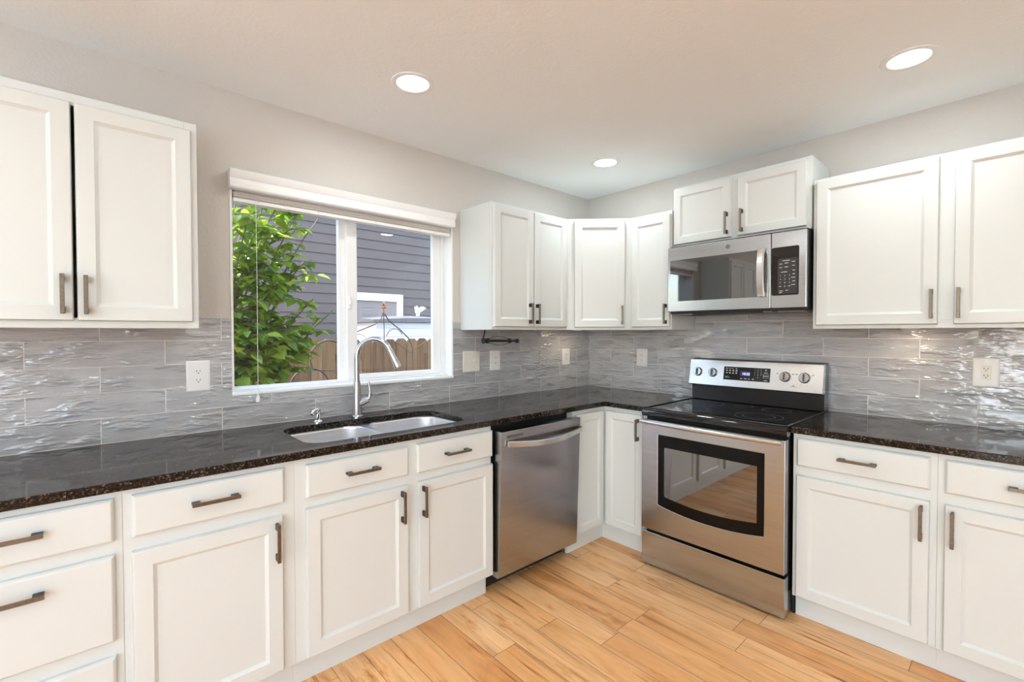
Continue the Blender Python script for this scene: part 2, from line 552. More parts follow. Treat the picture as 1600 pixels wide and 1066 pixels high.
# ------------------------------------------------------------------ mesh helpers
def box(bm, x0, x1, y0, y1, z0, z1, bev=0.0, seg=2):
    g = bmesh.ops.create_cube(bm, size=1.0)
    vs = g['verts']
    for v in vs:
        v.co = Vector(((x0 + x1) / 2 + v.co.x * (x1 - x0), (y0 + y1) / 2 + v.co.y * (y1 - y0), (z0 + z1) / 2 + v.co.z * (z1 - z0)))
    if bev > 0:
        es = list({e for v in vs for e in v.link_edges})
        bmesh.ops.bevel(bm, geom=es, offset=bev, segments=seg, affect='EDGES', profile=0.5)

def bx(x0, x1, y0, y1, z0, z1, bev=0.0, seg=2):
    bm = bmesh.new()
    box(bm, x0, x1, y0, y1, z0, z1, bev, seg)
    return bm

def frame_of(d):
    d = d.normalized()
    a = Vector((0, 0, 1)) if abs(d.z) < 0.9 else Vector((1, 0, 0))
    s = d.cross(a).normalized()
    return s, s.cross(d).normalized()

def tube(bm, pts, rad, seg=10, closed=False, cap=True):
    pts = [Vector(p) for p in pts]
    n = len(pts)
    rings = []
    prev = None
    for i, p in enumerate(pts):
        if closed:
            d = pts[(i + 1) % n] - pts[i - 1]
        else:
            d = pts[min(i + 1, n - 1)] - pts[max(i - 1, 0)]
        if prev is None:
            s, t = frame_of(d)
        else:
            dn = d.normalized()
            s = (prev - dn * prev.dot(dn)).normalized()
            t = s.cross(dn).normalized()
        prev = s
        r = rad[i] if isinstance(rad, (list, tuple)) else rad
        rings.append([bm.verts.new(p + (s * math.cos(a) + t * math.sin(a)) * r) for a in [2 * PI * k / seg for k in range(seg)]])
    m = n if closed else n - 1
    for i in range(m):
        a, b = rings[i], rings[(i + 1) % n]
        for k in range(seg):
            bm.faces.new((a[k], a[(k + 1) % seg], b[(k + 1) % seg], b[k]))
    if cap and not closed:
        bm.faces.new(list(reversed(rings[0])))
        bm.faces.new(rings[-1])

def lathe(bm, prof, origin, axis=(0, 0, 1), seg=32):
    """prof: list of (radius, height along axis)"""
    ax = Vector(axis).normalized()
    s, t = frame_of(ax)
    o = Vector(origin)
    rings = []
    for r, h in prof:
        if r < 1e-6:
            rings.append([bm.verts.new(o + ax * h)])
        else:
            rings.append([bm.verts.new(o + ax * h + (s * math.cos(2 * PI * k / seg) + t * math.sin(2 * PI * k / seg)) * r) for k in range(seg)])
    for a, b in zip(rings[:-1], rings[1:]):
        for k in range(seg):
            k2 = (k + 1) % seg
            if len(a) == 1 and len(b) == 1:
                continue
            if len(a) == 1:
                bm.faces.new((a[0], b[k2], b[k]))
            elif len(b) == 1:
                bm.faces.new((a[k], a[k2], b[0]))
            else:
                bm.faces.new((a[k], a[k2], b[k2], b[k]))

def loft(bm, rings, cap0=True, cap1=True):
    vs = [[bm.verts.new(p) for p in r] for r in rings]
    n = len(vs[0])
    for a, b in zip(vs[:-1], vs[1:]):
        for k in range(n):
            bm.faces.new((a[k], a[(k + 1) % n], b[(k + 1) % n], b[k]))
    if cap0:
        bm.faces.new(list(reversed(vs[0])))
    if cap1:
        bm.faces.new(vs[-1])

def rect(x0, x1, z0, z1, y, i=0.0):
    return [(x0 + i, y, z0 + i), (x1 - i, y, z0 + i), (x1 - i, y, z1 - i), (x0 + i, y, z1 - i)]

def rrect(x0, x1, y0, y1, r, z, n=8):
    pts = []
    for cx, cy, a0 in ((x1 - r, y1 - r, 0), (x0 + r, y1 - r, 90), (x0 + r, y0 + r, 180), (x1 - r, y0 + r, 270)):
        for k in range(n + 1):
            a = math.radians(a0 + 90 * k / n)
            pts.append((cx + r * math.cos(a), cy + r * math.sin(a), z))
    return pts

def panel_door(x0, x1, z0, z1, yb, yf, rail=0.050):
    """recessed-panel door: eased outer edge, flat rail, sloping inner moulding, flat panel"""
    bm = bmesh.new()
    loft(bm, [rect(x0, x1, z0, z1, yb), rect(x0, x1, z0, z1, yf + 0.007), rect(x0, x1, z0, z1, yf + 0.0015, 0.003), rect(x0, x1, z0, z1, yf, 0.007),
              rect(x0, x1, z0, z1, yf, rail), rect(x0, x1, z0, z1, yf + 0.0025, rail + 0.002), rect(x0, x1, z0, z1, yf + 0.008, rail + 0.010), rect(x0, x1, z0, z1, yf + 0.009, rail + 0.012)])
    return bm

def slab_front(x0, x1, z0, z1, yb, yf):
    bm = bmesh.new()
    loft(bm, [rect(x0, x1, z0, z1, yb), rect(x0, x1, z0, z1, yf + 0.009), rect(x0, x1, z0, z1, yf + 0.002, 0.005), rect(x0, x1, z0, z1, yf, 0.009)])
    return bm

# ------------------------------------------------------------------ object helpers
WALLROT = {'A': 0.0, 'B': -PI / 2}
BASE = {}

def to_world(p, wall):
    return Vector(p) if wall == 'A' else Vector((p[1], -p[0], p[2]))

def thing(name, label, cat, base=(0, 0, 0), wall='A', group=None):
    """an Empty at the thing's base; coordinates are given facing the wall: x to the right, y into the wall, z up"""
    o = bpy.data.objects.new(name, None)
    o.empty_display_size = 0.05
    COL.objects.link(o)
    o.location = to_world(base, wall)
    o.rotation_euler = (0, 0, WALLROT[wall])
    o['label'] = label
    o['category'] = cat
    if group:
        o['group'] = group
    BASE[o.name] = (Vector(base), wall)
    return o

def finish(bm, name, mat, smooth=35, recalc=True):
    if recalc:
        bmesh.ops.recalc_face_normals(bm, faces=bm.faces[:])
    me = bpy.data.meshes.new(name)
    bm.to_mesh(me)
    bm.free()
    if smooth:
        me.shade_smooth()
        me.set_sharp_from_angle(angle=math.radians(smooth))
    me.materials.append(M[mat] if isinstance(mat, str) else mat)
    return me

def weight(o):
    md = o.modifiers.new('normals', 'WEIGHTED_NORMAL')
    md.keep_sharp = True
    return o

def root_of(o):
    while o.parent:
        o = o.parent
    return o

def part(name, bm, mat, parent, smooth=35, label=None, recalc=True):
    base = BASE[root_of(parent).name][0]
    bmesh.ops.translate(bm, verts=bm.verts[:], vec=-base)
    me = finish(bm, name, mat, smooth, recalc)
    o = bpy.data.objects.new(name, me)
    COL.objects.link(o)
    o.parent = parent
    if label:
        o['label'] = label
    if smooth and recalc and smooth <= 40:
        weight(o)
    return o

def single(name, bm, mat, label=None, cat=None, group=None, kind=None, smooth=35, recalc=True):
    me = finish(bm, name, mat, smooth, recalc)
    o = bpy.data.objects.new(name, me)
    COL.objects.link(o)
    if label:
        o['label'] = label
    if cat:
        o['category'] = cat
    if group:
        o['group'] = group
    if kind:
        o['kind'] = kind
    return o

def struct(name, bm, mat, label, smooth=0, recalc=True):
    return single(name, bm, mat, label=label, cat=name.split('_')[0], kind='structure', smooth=smooth, recalc=recalc)

def text_bm(bm, s, x, y, z, size, depth=0.0003):
    """flat lettering facing -y, centred on x, z"""
    cu = bpy.data.curves.new('lettering', 'FONT')
    cu.body = s
    cu.size = size
    cu.align_x = 'CENTER'
    cu.align_y = 'CENTER'
    cu.extrude = depth
    cu.resolution_u = 3
    ob = bpy.data.objects.new('lettering', cu)
    COL.objects.link(ob)
    dg = bpy.context.evaluated_depsgraph_get()
    dg.update()
    me = bpy.data.meshes.new_from_object(ob.evaluated_get(dg))
    bpy.data.objects.remove(ob)
    bpy.data.curves.remove(cu)
    off = len(bm.verts)
    bm.from_mesh(me)
    bm.verts.ensure_lookup_table()
    for v in bm.verts[off:]:
        c = v.co.copy()
        v.co = Vector((x + c.x, y - c.z, z + c.y))
    bpy.data.meshes.remove(me)

def pull(parent, cx, cz, yf, vertical, length=0.137, name='handle'):
    """flat bar pull on two posts; yf is the face it is screwed to"""
    w, t, so = 0.0115, 0.008, 0.036
    bm = bmesh.new()
    h = length / 2
    if vertical:
        box(bm, cx - w / 2, cx + w / 2, yf - so, yf - so + t, cz - h, cz + h, 0.001, 1)
    else:
        box(bm, cx - h, cx + h, yf - so, yf - so + t, cz - w / 2, cz + w / 2, 0.001, 1)
    o = part(name, bm, 'bronze', parent)
    bm = bmesh.new()
    for s in (-1, 1):
        c = s * (h - 0.013)
        a, b = 0.0115, 0.0045
        if vertical:
            box(bm, cx - b, cx + b, yf - so + t, yf, cz + c - a, cz + c + a, 0.0008, 1)
        else:
            box(bm, cx + c - a, cx + c + a, yf - so + t, yf, cz - b, cz + b, 0.0008, 1)
    # the posts belong to the same small pull: joined into it as a second material
    base = BASE[root_of(parent).name][0]
    bmesh.ops.translate(bm, verts=bm.verts[:], vec=-base)
    bmesh.ops.recalc_face_normals(bm, faces=bm.faces[:])
    tmp = bpy.data.meshes.new('posts')
    bm.to_mesh(tmp)
    bm.free()
    bm2 = bmesh.new()
    bm2.from_mesh(o.data)
    nf = len(bm2.faces)
    bm2.from_mesh(tmp)
    bm2.faces.ensure_lookup_table()
    for f in bm2.faces[nf:]:
        f.material_index = 1
    bm2.to_mesh(o.data)
    bm2.free()
    bpy.data.meshes.remove(tmp)
    o.data.materials.append(M['pull_end'])
    return o

# ------------------------------------------------------------------ room shell
XW, YW = -6.2, -4.9         # the far walls behind the camera
WX0, WX1, WZ0, WZ1 = -2.615, -1.375, 1.069, 2.07      # window opening over the sink
WT = 0.17

def wall_with_hole(axis, pos, thick, u0, u1, z0, z1, holes):
    """axis 'y': wall in plane y=pos, u is x; axis 'x': wall in plane x=pos, u is y"""
    bm = bmesh.new()
    def b(ua, ub, za, zb):
        if ub - ua < 1e-5 or zb - za < 1e-5:
            return
        if axis == 'y':
            box(bm, ua, ub, pos, pos + thick, za, zb)
        else:
            box(bm, pos, pos + thick, ua, ub, za, zb)
    cur = u0
    for (ha, hb, hz0, hz1) in sorted(holes):
        b(cur, ha, z0, z1)
        b(ha, hb, z0, hz0)
        b(ha, hb, hz1, z1)
        cur = hb
    b(cur, u1, z0, z1)
    return bm

struct('wall_left', wall_with_hole('y', 0.0, WT, XW - WT, WT, -0.02, H, [(WX0, WX1, WZ0, WZ1)]), 'wall', 'greige textured wall with the window over the sink')
struct('wall_right', wall_with_hole('x', 0.0, WT, YW - WT, 0.0, -0.02, H, []), 'wall', 'greige textured wall behind the range')
struct('wall_side', wall_with_hole('x', XW - WT, WT, YW - WT, 0.0, -0.02, H, [(-4.85, -2.0, 0.05, 2.40)]), 'wall', 'greige wall of the dining end with a wide glass opening')
struct('wall_back', wall_with_hole('y', YW - WT, WT, XW, 0.0, -0.02, H, [(-6.1, -4.0, 0.10, 2.38)]), 'wall', 'greige wall behind the camera with an added window opening')
struct('floor', bx(XW, 0, YW, 0, -0.06, 0.0), 'floor', 'honey coloured hickory plank floor')
struct('ceiling', bx(XW - WT, WT, YW - WT, WT, H, H + 0.12), 'ceil', 'white textured ceiling')

# dining-end glass door and an unseen back window added for more daylight
def big_window(name, axis, pos, u0, u1, z0, z1, nm, lab):
    bm = bmesh.new()
    f = 0.06
    def b(ua, ub, za, zb, d=0.07):
        if axis == 'x':
            box(bm, pos - d / 2, pos + d / 2, ua, ub, za, zb, 0.004, 1)
        else:
            box(bm, ua, ub, pos - d / 2, pos + d / 2, za, zb, 0.004, 1)
    b(u0, u1, z0, z0 + f)
    b(u0, u1, z1 - f, z1)
    for k in range(nm + 1):
        u = u0 + (u1 - u0 - f) * k / nm
        b(u, u + f, z0 + f, z1 - f)
    o = struct(name, bm, 'vinyl', lab)
    bm = bmesh.new()
    if axis == 'x':
        box(bm, pos - 0.002, pos + 0.002, u0 + 0.03, u1 - 0.03, z0 + 0.03, z1 - 0.03)
    else:
        box(bm, u0 + 0.03, u1 - 0.03, pos - 0.002, pos + 0.002, z0 + 0.03, z1 - 0.03)
    me = finish(bm, 'glass_pane', 'glass', 0)
    g = bpy.data.objects.new('glass_pane', me)
    COL.objects.link(g)
    g.parent = o
big_window('door_1', 'x', XW - 0.09, -4.85, -2.0, 0.05, 2.40, 2, 'white framed sliding glass door at the dining end')
big_window('window_added', 'y', YW - 0.09, -6.1, -4.0, 0.10, 2.38, 2, 'unseen white framed window added behind the camera for daylight')  # added glazing, out of view, lets more sky light in

# ------------------------------------------------------------------ backsplash
def tile_panels(name, wall, rects, x_joint, label, depth=0.008):
    bm = bmesh.new()
    uv = bm.loops.layers.uv.new('UVMap')
    for (x0, x1, z0, z1) in rects:
        box(bm, x0, x1, -depth, 0.0, z0, z1)
    for f in bm.faces:
        for l in f.loops:
            l[uv].uv = (l.vert.co.x - x_joint - 0.2081 + 0.4162 * 40, l.vert.co.z - 0.914 + 0.2044 * 5)
    if wall == 'B':
        for v in bm.verts:
            v.co = to_world(v.co, 'B')
    return struct(name, bm, 'tile', label)
TOPZ = 1.423
tile_panels('trim_1', 'A', [(-3.62, WX0, 0.9135, TOPZ), (WX0, WX1, 0.9135, WZ0), (WX1, -0.0005, 0.9135, TOPZ)], -0.1576 - 0.4162 * 9, 'grey glazed tile backsplash under the window')
tile_panels('trim_2', 'B', [(0.009, 0.94, 0.9135, TOPZ), (0.94, 1.72, 0.80, 1.56), (1.72, 2.80, 0.9135, TOPZ)], 0.2383, 'grey wavy glazed tile backsplash behind the range')

# ------------------------------------------------------------------ window over the sink
def sink_window():
    YF = 0.085      # inner face of the vinyl frame
    bm = bmesh.new()
    # drywall return lined in white: jambs, head, stool
    t = 0.010
    box(bm, WX0, WX0 + t, -0.004, WT - 0.01, WZ0, WZ1)
    box(bm, WX1 - t, WX1, -0.004, WT - 0.01, WZ0, WZ1)
    box(bm, WX0, WX1, -0.004, WT - 0.01, WZ1 - t, WZ1)
    box(bm, WX0 - 0.001, WX1 + 0.001, -0.012, WT - 0.01, WZ0 - 0.006, WZ0 + 0.010, 0.003, 1)
    root = struct('window_1', bm, 'trim', 'white vinyl sliding window over the sink')
    def p(name, bm, mat, parent=root, smooth=35):
        me = finish(bm, name, mat, smooth)
        o = bpy.data.objects.new(name, me)
        COL.objects.link(o)
        o.parent = parent
        return o
    x0, x1, z0, z1 = WX0 + t, WX1 - t, WZ0 + 0.010, WZ1 - t
    bm = bmesh.new()
    fw_ = 0.016
    box(bm, x0, x0 + fw_, YF, YF + 0.07, z0, z1, 0.002, 1)
    box(bm, x1 - 0.022, x1, YF, YF + 0.07, z0, z1, 0.002, 1)
    box(bm, x0 + fw_, x1 - 0.022, YF, YF + 0.07, z0, z0 + 0.012, 0.002, 1)
    box(bm, x0 + fw_, x1 - 0.022, YF, YF + 0.07, z1 - 0.03, z1, 0.002, 1)
    # fixed mullion, outer track
    box(bm, -2.062, -2.02, YF + 0.03, YF + 0.068, z0 + 0.012, z1 - 0.03, 0.002, 1)
    p('frame', bm, 'vinyl')
    # sliding sash (right, inner track)
    sx0, sx1, sz0, sz1 = -2.030, x1 - 0.022, z0 + 0.012, z1 - 0.03
    ya, yb = YF + 0.004, YF + 0.034
    bm = bmesh.new()
    box(bm, sx0, sx0 + 0.062, ya, yb, sz0, sz1, 0.004, 1)
    box(bm, sx1 - 0.058, sx1, ya, yb, sz0, sz1, 0.004, 1)
    box(bm, sx0 + 0.062, sx1 - 0.058, ya, yb, sz0, sz0 + 0.028, 0.004, 1)
    box(bm, sx0 + 0.062, sx1 - 0.058, ya, yb, sz1 - 0.04, sz1, 0.004, 1)
    sash = p('sash', bm, 'vinyl')
    p('glass_pane', bx(sx0 + 0.055, sx1 - 0.052, ya + 0.012, ya + 0.016, sz0 + 0.022, sz1 - 0.03), 'glass', sash, 0)
    bm = bmesh.new()
    box(bm, sx0 + 0.008, sx0 + 0.026, ya - 0.014, ya, 1.49, 1.56, 0.004, 2)
    box(bm, sx0 + 0.012, sx0 + 0.022, ya - 0.022, ya - 0.012, 1.515, 1.535, 0.002, 1)
    p('latch', bm, 'plastic', sash)
    p('glass_pane', bx(x0 + fw_ - 0.004, -2.055, YF + 0.046, YF + 0.050, z0 + 0.008, z1 - 0.025), 'glass', root, 0)
sink_window()

def blinds():
    root = thing('window_blind', 'white faux-wood blind drawn up under its valance at the sink window', 'blind', (-1.995, 0.0, 2.0))
    # valance: moulded board across the head of the opening
    prof = [(-0.006, 2.018), (-0.045, 2.018), (-0.050, 2.024), (-0.050, 2.046), (-0.046, 2.050), (-0.046, 2.062), (-0.052, 2.070), (-0.060, 2.090), (-0.062, 2.100), (-0.006, 2.100)]
    bm = bmesh.new()
    loft(bm, [[(x, y, z) for y, z in prof] for x in (-2.622, -1.385)])
    part('valance', bm, 'trim', root, 20)
    # returns
    bm = bmesh.new()
    box(bm, -2.600, -1.392, 0.0, 0.05, 2.021, 2.058, 0.002, 1)
    part('head_rail', bm, 'trim', root)
    bm = bmesh.new()
    for k in range(9):
        z = 2.016 - k * 0.0033
        sag = 0.0005 * math.sin(k * 2.1)
        box(bm, -2.598 + 0.002 * math.sin(k * 1.7), -1.394, 0.001, 0.049, z - 0.0013 + sag, z + 0.0010 + sag)
    part('slat_stack', bm, 'blind', root)
    part('bottom_rail', bx(-2.600, -1.392, 0.0, 0.050, 1.968, 1.986, 0.003, 2), 'trim', root)
    for x in (-2.50, -2.22, -1.90, -1.62):
        bm = bmesh.new()
        dy = -0.0012
        tube(bm, [(x, dy, 2.022), (x + 0.004, dy - 0.003, 1.998), (x + 0.010, dy, 1.9755), (x + 0.005, dy - 0.001, 1.975), (x - 0.002, dy - 0.003, 1.996), (x - 0.006, dy, 2.020)], 0.0011, 6)
        part('ladder_cord', bm, 'plastic', root)
    bm = bmesh.new()
    tube(bm, [(-2.508, -0.010, 2.03), (-2.508, -0.018, 1.6), (-2.510, -0.022, 1.064)], 0.0011, 6)
    c = part('lift_cord', bm, 'plastic', root)
    bm = bmesh.new()
    lathe(bm, [(0.0, 0.030), (0.004, 0.030), (0.0055, 0.024), (0.004, 0.018), (0.0085, 0.008), (0.0105, 0.0), (0.0105, -0.010), (0.008, -0.014), (0.0, -0.014)], (-2.510, -0.022, 1.04), seg=16)
    part('tassel', bm, 'plastic', c)
    for pts in ([(-1.452, 0.02, 1.97), (-1.445, 0.03, 1.5), (-1.425, 0.045, 1.096)], [(-1.440, 0.02, 1.97), (-1.425, 0.03, 1.5), (-1.412, 0.045, 1.096)]):
        bm = bmesh.new()
        tube(bm, pts, 0.0010, 6)
        part('cord', bm, 'plastic', root)
    part('cord_cleat', bx(-1.440, -1.395, 0.030, 0.060, 1.0795, 1.0935, 0.004, 2), 'plastic', root)
    part('cord_cleat', bx(-1.475, -1.445, 0.035, 0.060, 1.0795, 1.0895, 0.004, 2), 'plastic', root)
blinds()

# ------------------------------------------------------------------ cabinets
FACE, DOOR = -0.640, -0.661     # face-frame plane, door plane of the base run
KICK = -0.598
BZ0, BZ1 = 0.108, 0.8835

def base_body(root, x0, x1, kick=(None, None), y0=-0.012):
    part('carcass', bx(x0, x1, FACE, y0, BZ0, BZ1, 0.0012, 1), 'cab', root)
    k0 = x0 if kick[0] is None else kick[0]
    k1 = x1 if kick[1] is None else kick[1]
    part('toe_kick', bx(k0, k1, KICK, KICK + 0.018, 0.001, BZ0 - 0.0005), 'kick', root)

def drawer(root, x0, x1, z0, z1, yf=DOOR, hx=None, hz=None, hlen=0.137):
    o = part('drawer', slab_front(x0, x1, z0, z1, FACE - 0.0004, yf), 'cab', root, 30)
    pull(o, (x0 + x1) / 2 if hx is None else hx, (z0 + z1) / 2 if hz is None else hz, yf, False, hlen)
    return o

def door(root, x0, x1, z0, z1, hx=None, hz=None, yb=FACE - 0.0004, yf=DOOR, rail=0.050, hlen=0.137):
    o = part('door', panel_door(x0, x1, z0, z1, yb, yf, rail), 'cab', root, 30)
    if hx is not None:
        pull(o, hx, hz, yf, True, hlen)
    return o

DZ = (0.733, 0.862)      # top drawer
PZ = (0.118, 0.689)      # door
HZ = 0.602               # pull centre on the doors

GB = 'white base cabinets'
c = thing('base_cabinet', 'white three-drawer base cabinet under the left end of the counter', 'cabinet', (-3.265, -0.3, 0.0), 'A', GB)
base_body(c, -3.505, -3.032)
drawer(c, -3.482, -3.052, *DZ, hz=0.807)
drawer(c, -3.482, -3.052, 0.433, 0.693, hz=0.640)
drawer(c, -3.482, -3.052, 0.118, 0.388)

c = thing('base_cabinet', 'white one-drawer one-door base cabinet between the drawer stack and sink cabinet', 'cabinet', (-2.785, -0.3, 0.0), 'A', GB)
base_body(c, -3.0315, -2.5395)
drawer(c, -3.010, -2.578, *DZ, hz=0.803)
door(c, -3.012, -2.584, *PZ, hx=-2.607, hz=HZ)

# sink base: open box so the bowls hang inside
c = thing('base_cabinet', 'white two-door sink base cabinet beside the dishwasher', 'cabinet', (-2.06, -0.3, 0.0), 'A', GB)
bm = bmesh.new()
box(bm, -2.539, -2.521, FACE + 0.02, -0.012, BZ0, BZ1)
box(bm, -1.605, -1.587, FACE + 0.02, -0.012, BZ0, BZ1)
box(bm, -2.521, -1.605, FACE + 0.02, -0.012, BZ0, BZ0 + 0.018)
box(bm, -2.539, -1.587, FACE, FACE + 0.02, BZ0, BZ1, 0.0012, 1)
part('carcass', bm, 'cab', c)
part('toe_kick', bx(-2.539, -1.589, KICK, KICK + 0.018, 0.001, BZ0 - 0.0005), 'kick', c)
drawer(c, -2.500, -2.068, 0.730, 0.856, hz=0.797)
drawer(c, -2.026, -1.5875, 0.727, 0.858, hx=-1.817, hz=0.794)
door(c, -2.502, -2.070, *PZ, hx=-2.105, hz=HZ)
door(c, -2.019, -1.5875, *PZ, hx=-1.999, hz=HZ)

# corner lazy-susan cabinet: bi-fold doors meeting in the inner corner
c = thing('base_cabinet', 'white corner base cabinet with folding doors between dishwasher and range', 'cabinet', (-0.45, -0.45, 0.0), 'A', GB)
bm = bmesh.new()
prof = [(-0.950, -0.012), (-0.950, FACE), (FACE, FACE), (FACE, -0.958), (-0.012, -0.958), (-0.012, -0.012)]
loft(bm, [[(x, y, z) for x, y in prof] for z in (BZ0, BZ1)])
part('carcass', bm, 'cab', c, 0)
bm = bmesh.new()
k0, k1 = KICK, KICK + 0.018
loft(bm, [[(x, y, z) for x, y in [(-0.95, k0), (k0, k0), (k0, -0.958), (k1, -0.958), (k1, k1), (-0.95, k1)]] for z in (0.001, BZ0 - 0.0005)])
part('toe_kick', bm, 'kick', c, 0)
part('door', panel_door(-0.934, -0.666, 0.126, 0.858, FACE - 0.0004, DOOR, 0.045), 'cab', c, 30)
bm = panel_door(0.666, 0.936, 0.126, 0.858, FACE - 0.0004, DOOR, 0.045)
for v in bm.verts:
    v.co = to_world(v.co, 'B')
d = part('door', bm, 'cab', c, 30)
# its pull, in wall-B orientation
bm = bmesh.new()
hx_, hz_ = 0.912, 0.770
so = 0.036
box(bm, hx_ - 0.0057, hx_ + 0.0057, DOOR - so, DOOR - so + 0.008, hz_ - 0.066, hz_ + 0.066, 0.001, 1)
for s in (-1, 1):
    box(bm, hx_ - 0.0045, hx_ + 0.0045, DOOR - so + 0.008, DOOR, hz_ + s * 0.054 - 0.0115, hz_ + s * 0.054 + 0.0115, 0.0008, 1)
for v in bm.verts:
    v.co = to_world(v.co, 'B')
part('handle', bm, 'bronze', d)

c = thing('base_cabinet', 'white one-drawer one-door base cabinet at the right side of the range', 'cabinet', (1.99, -0.3, 0.0), 'B', GB)
base_body(c, 1.738, 2.2435, kick=(1.741, None))
drawer(c, 1.756, 2.223, *DZ, hz=0.799)
door(c, 1.756, 2.223, *PZ, hx=2.199, hz=HZ)
c = thing('base_cabinet', 'white one-drawer one-door base cabinet farthest from the window on the range side', 'cabinet', (2.5, -0.3, 0.0), 'B', GB)
base_body(c, 2.244, 2.757)
drawer(c, 2.266, 2.737, *DZ, hz=0.799)
door(c, 2.266, 2.737, *PZ, hx=2.290, hz=HZ)

# ---- wall cabinets
UFACE, UDOOR = -0.320, -0.341
UZ0, UZ1 = 1.3735, 2.142
GU = 'white wall cabinets'

def wall_body(root, x0, x1, z0, z1, yf=UFACE, stile=True, mid=None, st=0.04):
    bm = bmesh.new()
    t = 0.016
    yb = -0.003
    box(bm, x0, x0 + t, yf + 0.019, yb, z0, z1)
    box(bm, x1 - t, x1, yf + 0.019, yb, z0, z1)
    box(bm, x0 + t, x1 - t, yf + 0.019, yb, z1 - t, z1)
    box(bm, x0 + t, x1 - t, yb - 0.006, yb, z0 + 0.012, z1 - t)
    # face frame
    box(bm, x0, x0 + st, yf, yf + 0.019, z0, z1, 0.001, 1)
    box(bm, x1 - st, x1, yf, yf + 0.019, z0, z1, 0.001, 1)
    box(bm, x0 + st, x1 - st, yf, yf + 0.019, z0, z0 + 0.035, 0.001, 1)
    box(bm, x0 + st, x1 - st, yf, yf + 0.019, z1 - 0.04, z1, 0.001, 1)
    if mid is not None:
        box(bm, mid - 0.03, mid + 0.03, yf, yf + 0.019, z0 + 0.035, z1 - 0.04, 0.001, 1)
    o = part('carcass', bm, 'cab', root)
    part('bottom_panel', bx(x0 + t, x1 - t, yf + 0.019, yb - 0.007, z0 + 0.004, z0 + 0.016), 'under', root)
    return o

def wdoor(root, x0, x1, z0, z1, hx, hz, yf=UDOOR, rail=0.048, hlen=0.130):
    o = part('door', panel_door(x0, x1, z0, z1, yf + 0.0206, yf, rail), 'cab', root, 30)
    pull(o, hx, hz, yf, True, hlen)
    return o

c = thing('wall_cabinet', 'white two-door wall cabinet on the far side of the window from the range', 'cabinet', (-3.135, -0.16, UZ0), 'A', GU)
wall_body(c, -3.487, -2.785, UZ0, 2.157)
wdoor(c, -3.465, -3.1368, 1.398, 2.124, -3.163, 1.485)
wdoor(c, -3.128, -2.806, 1.398, 2.124, -3.106, 1.484)

c = thing('wall_cabinet', 'white narrow two-door wall cabinet above the towel holder', 'cabinet', (-0.975, -0.16, UZ0), 'A', GU)
wall_body(c, -1.316, -0.6385, UZ0, UZ1, mid=-0.974)
wdoor(c, -1.307, -0.976, 1.392, 2.127, -1.020, 1.477)
wdoor(c, -0.968, -0.655, 1.392, 2.127, -0.957, 1.475)

# diagonal corner cabinet
c = thing('wall_cabinet', 'white single-door diagonal wall cabinet in the corner', 'cabinet', (-0.3, -0.3, UZ0), 'A', GU)
prof = [(-0.6375, -0.003), (-0.6375, -0.320), (-0.320, -0.6375), (-0.003, -0.6375), (-0.003, -0.003)]
bm = bmesh.new()
loft(bm, [[(x, y, z) for x, y in prof] for z in (UZ0 + 0.016, UZ1)])
part('carcass', bm, 'cab', c, 0)
bm = bmesh.new()
prof2 = [(-0.625, -0.012), (-0.625, -0.32), (-0.32, -0.625), (-0.012, -0.625), (-0.012, -0.012)]
loft(bm, [[(x, y, z) for x, y in prof2] for z in (UZ0 + 0.005, UZ0 + 0.0155)])
part('bottom_panel', bm, 'under', c, 0)
# face frame and door built flat, then turned 45 degrees
dw = 0.3175 * math.sqrt(2)
def diag(bm):
    ca = math.cos(-PI / 4)
    sa = math.sin(-PI / 4)
    for v in bm.verts:
        x, y = v.co.x, v.co.y
        v.co.x, v.co.y = -0.6375 + x * ca - y * sa, -0.320 + x * sa + y * ca
    return bm
bm = bmesh.new()
loft(bm, [[(x, y, z) for x, y in [(0, 0), (dw, 0), (dw - 0.01, 0.010), (0.01, 0.010)]] for z in (UZ0, UZ0 + 0.0158)])
part('bottom_rail', diag(bm), 'cab', c, 0)
d = part('door', diag(panel_door(0.052, 0.398, 1.392, 2.127, -0.0004, -0.021, 0.048)), 'cab', c, 30)
bm = bmesh.new()
box(bm, 0.3705, 0.382, -0.057, -0.049, 1.410, 1.540, 0.001, 1)
for s in (-1, 1):
    box(bm, 0.372, 0.381, -0.049, -0.021, 1.475 + s * 0.052 - 0.0115, 1.475 + s * 0.052 + 0.0115, 0.0008, 1)
part('handle', diag(bm), 'bronze', d)

c = thing('wall_cabinet', 'white narrow single-door wall cabinet between corner cabinet and microwave', 'cabinet', (0.785, -0.16, UZ0), 'B', GU)
wall_body(c, 0.6385, 0.935, UZ0, UZ1, st=0.03)
wdoor(c, 0.645, 0.930, 1.392, 2.118, 0.909, 1.475)

c = thing('wall_cabinet', 'short white two-door wall cabinet above the microwave', 'cabinet', (1.325, -0.15, 1.898), 'B', GU)
wall_body(c, 0.9365, 1.712, 1.898, 2.277, yf=-0.300, mid=1.322)
wdoor(c, 0.944, 1.304, 1.914, 2.262, 1.284, 1.995, yf=-0.321, rail=0.045)
wdoor(c, 1.341, 1.690, 1.914, 2.256, 1.369, 1.996, yf=-0.321, rail=0.045)

c = thing('wall_cabinet', 'wide white two-door wall cabinet over the counter right of the microwave', 'cabinet', (2.23, -0.16, UZ0), 'B', GU)
wall_body(c, 1.726, 2.745, UZ0, 2.137, mid=2.231)
wdoor(c, 1.742, 2.206, 1.391, 2.125, 2.187, 1.480)
wdoor(c, 2.257, 2.722, 1.391, 2.125, 2.274, 1.481)

# ------------------------------------------------------------------ worktops
CZ0, CZ1 = 0.884, 0.914
CE = -0.667

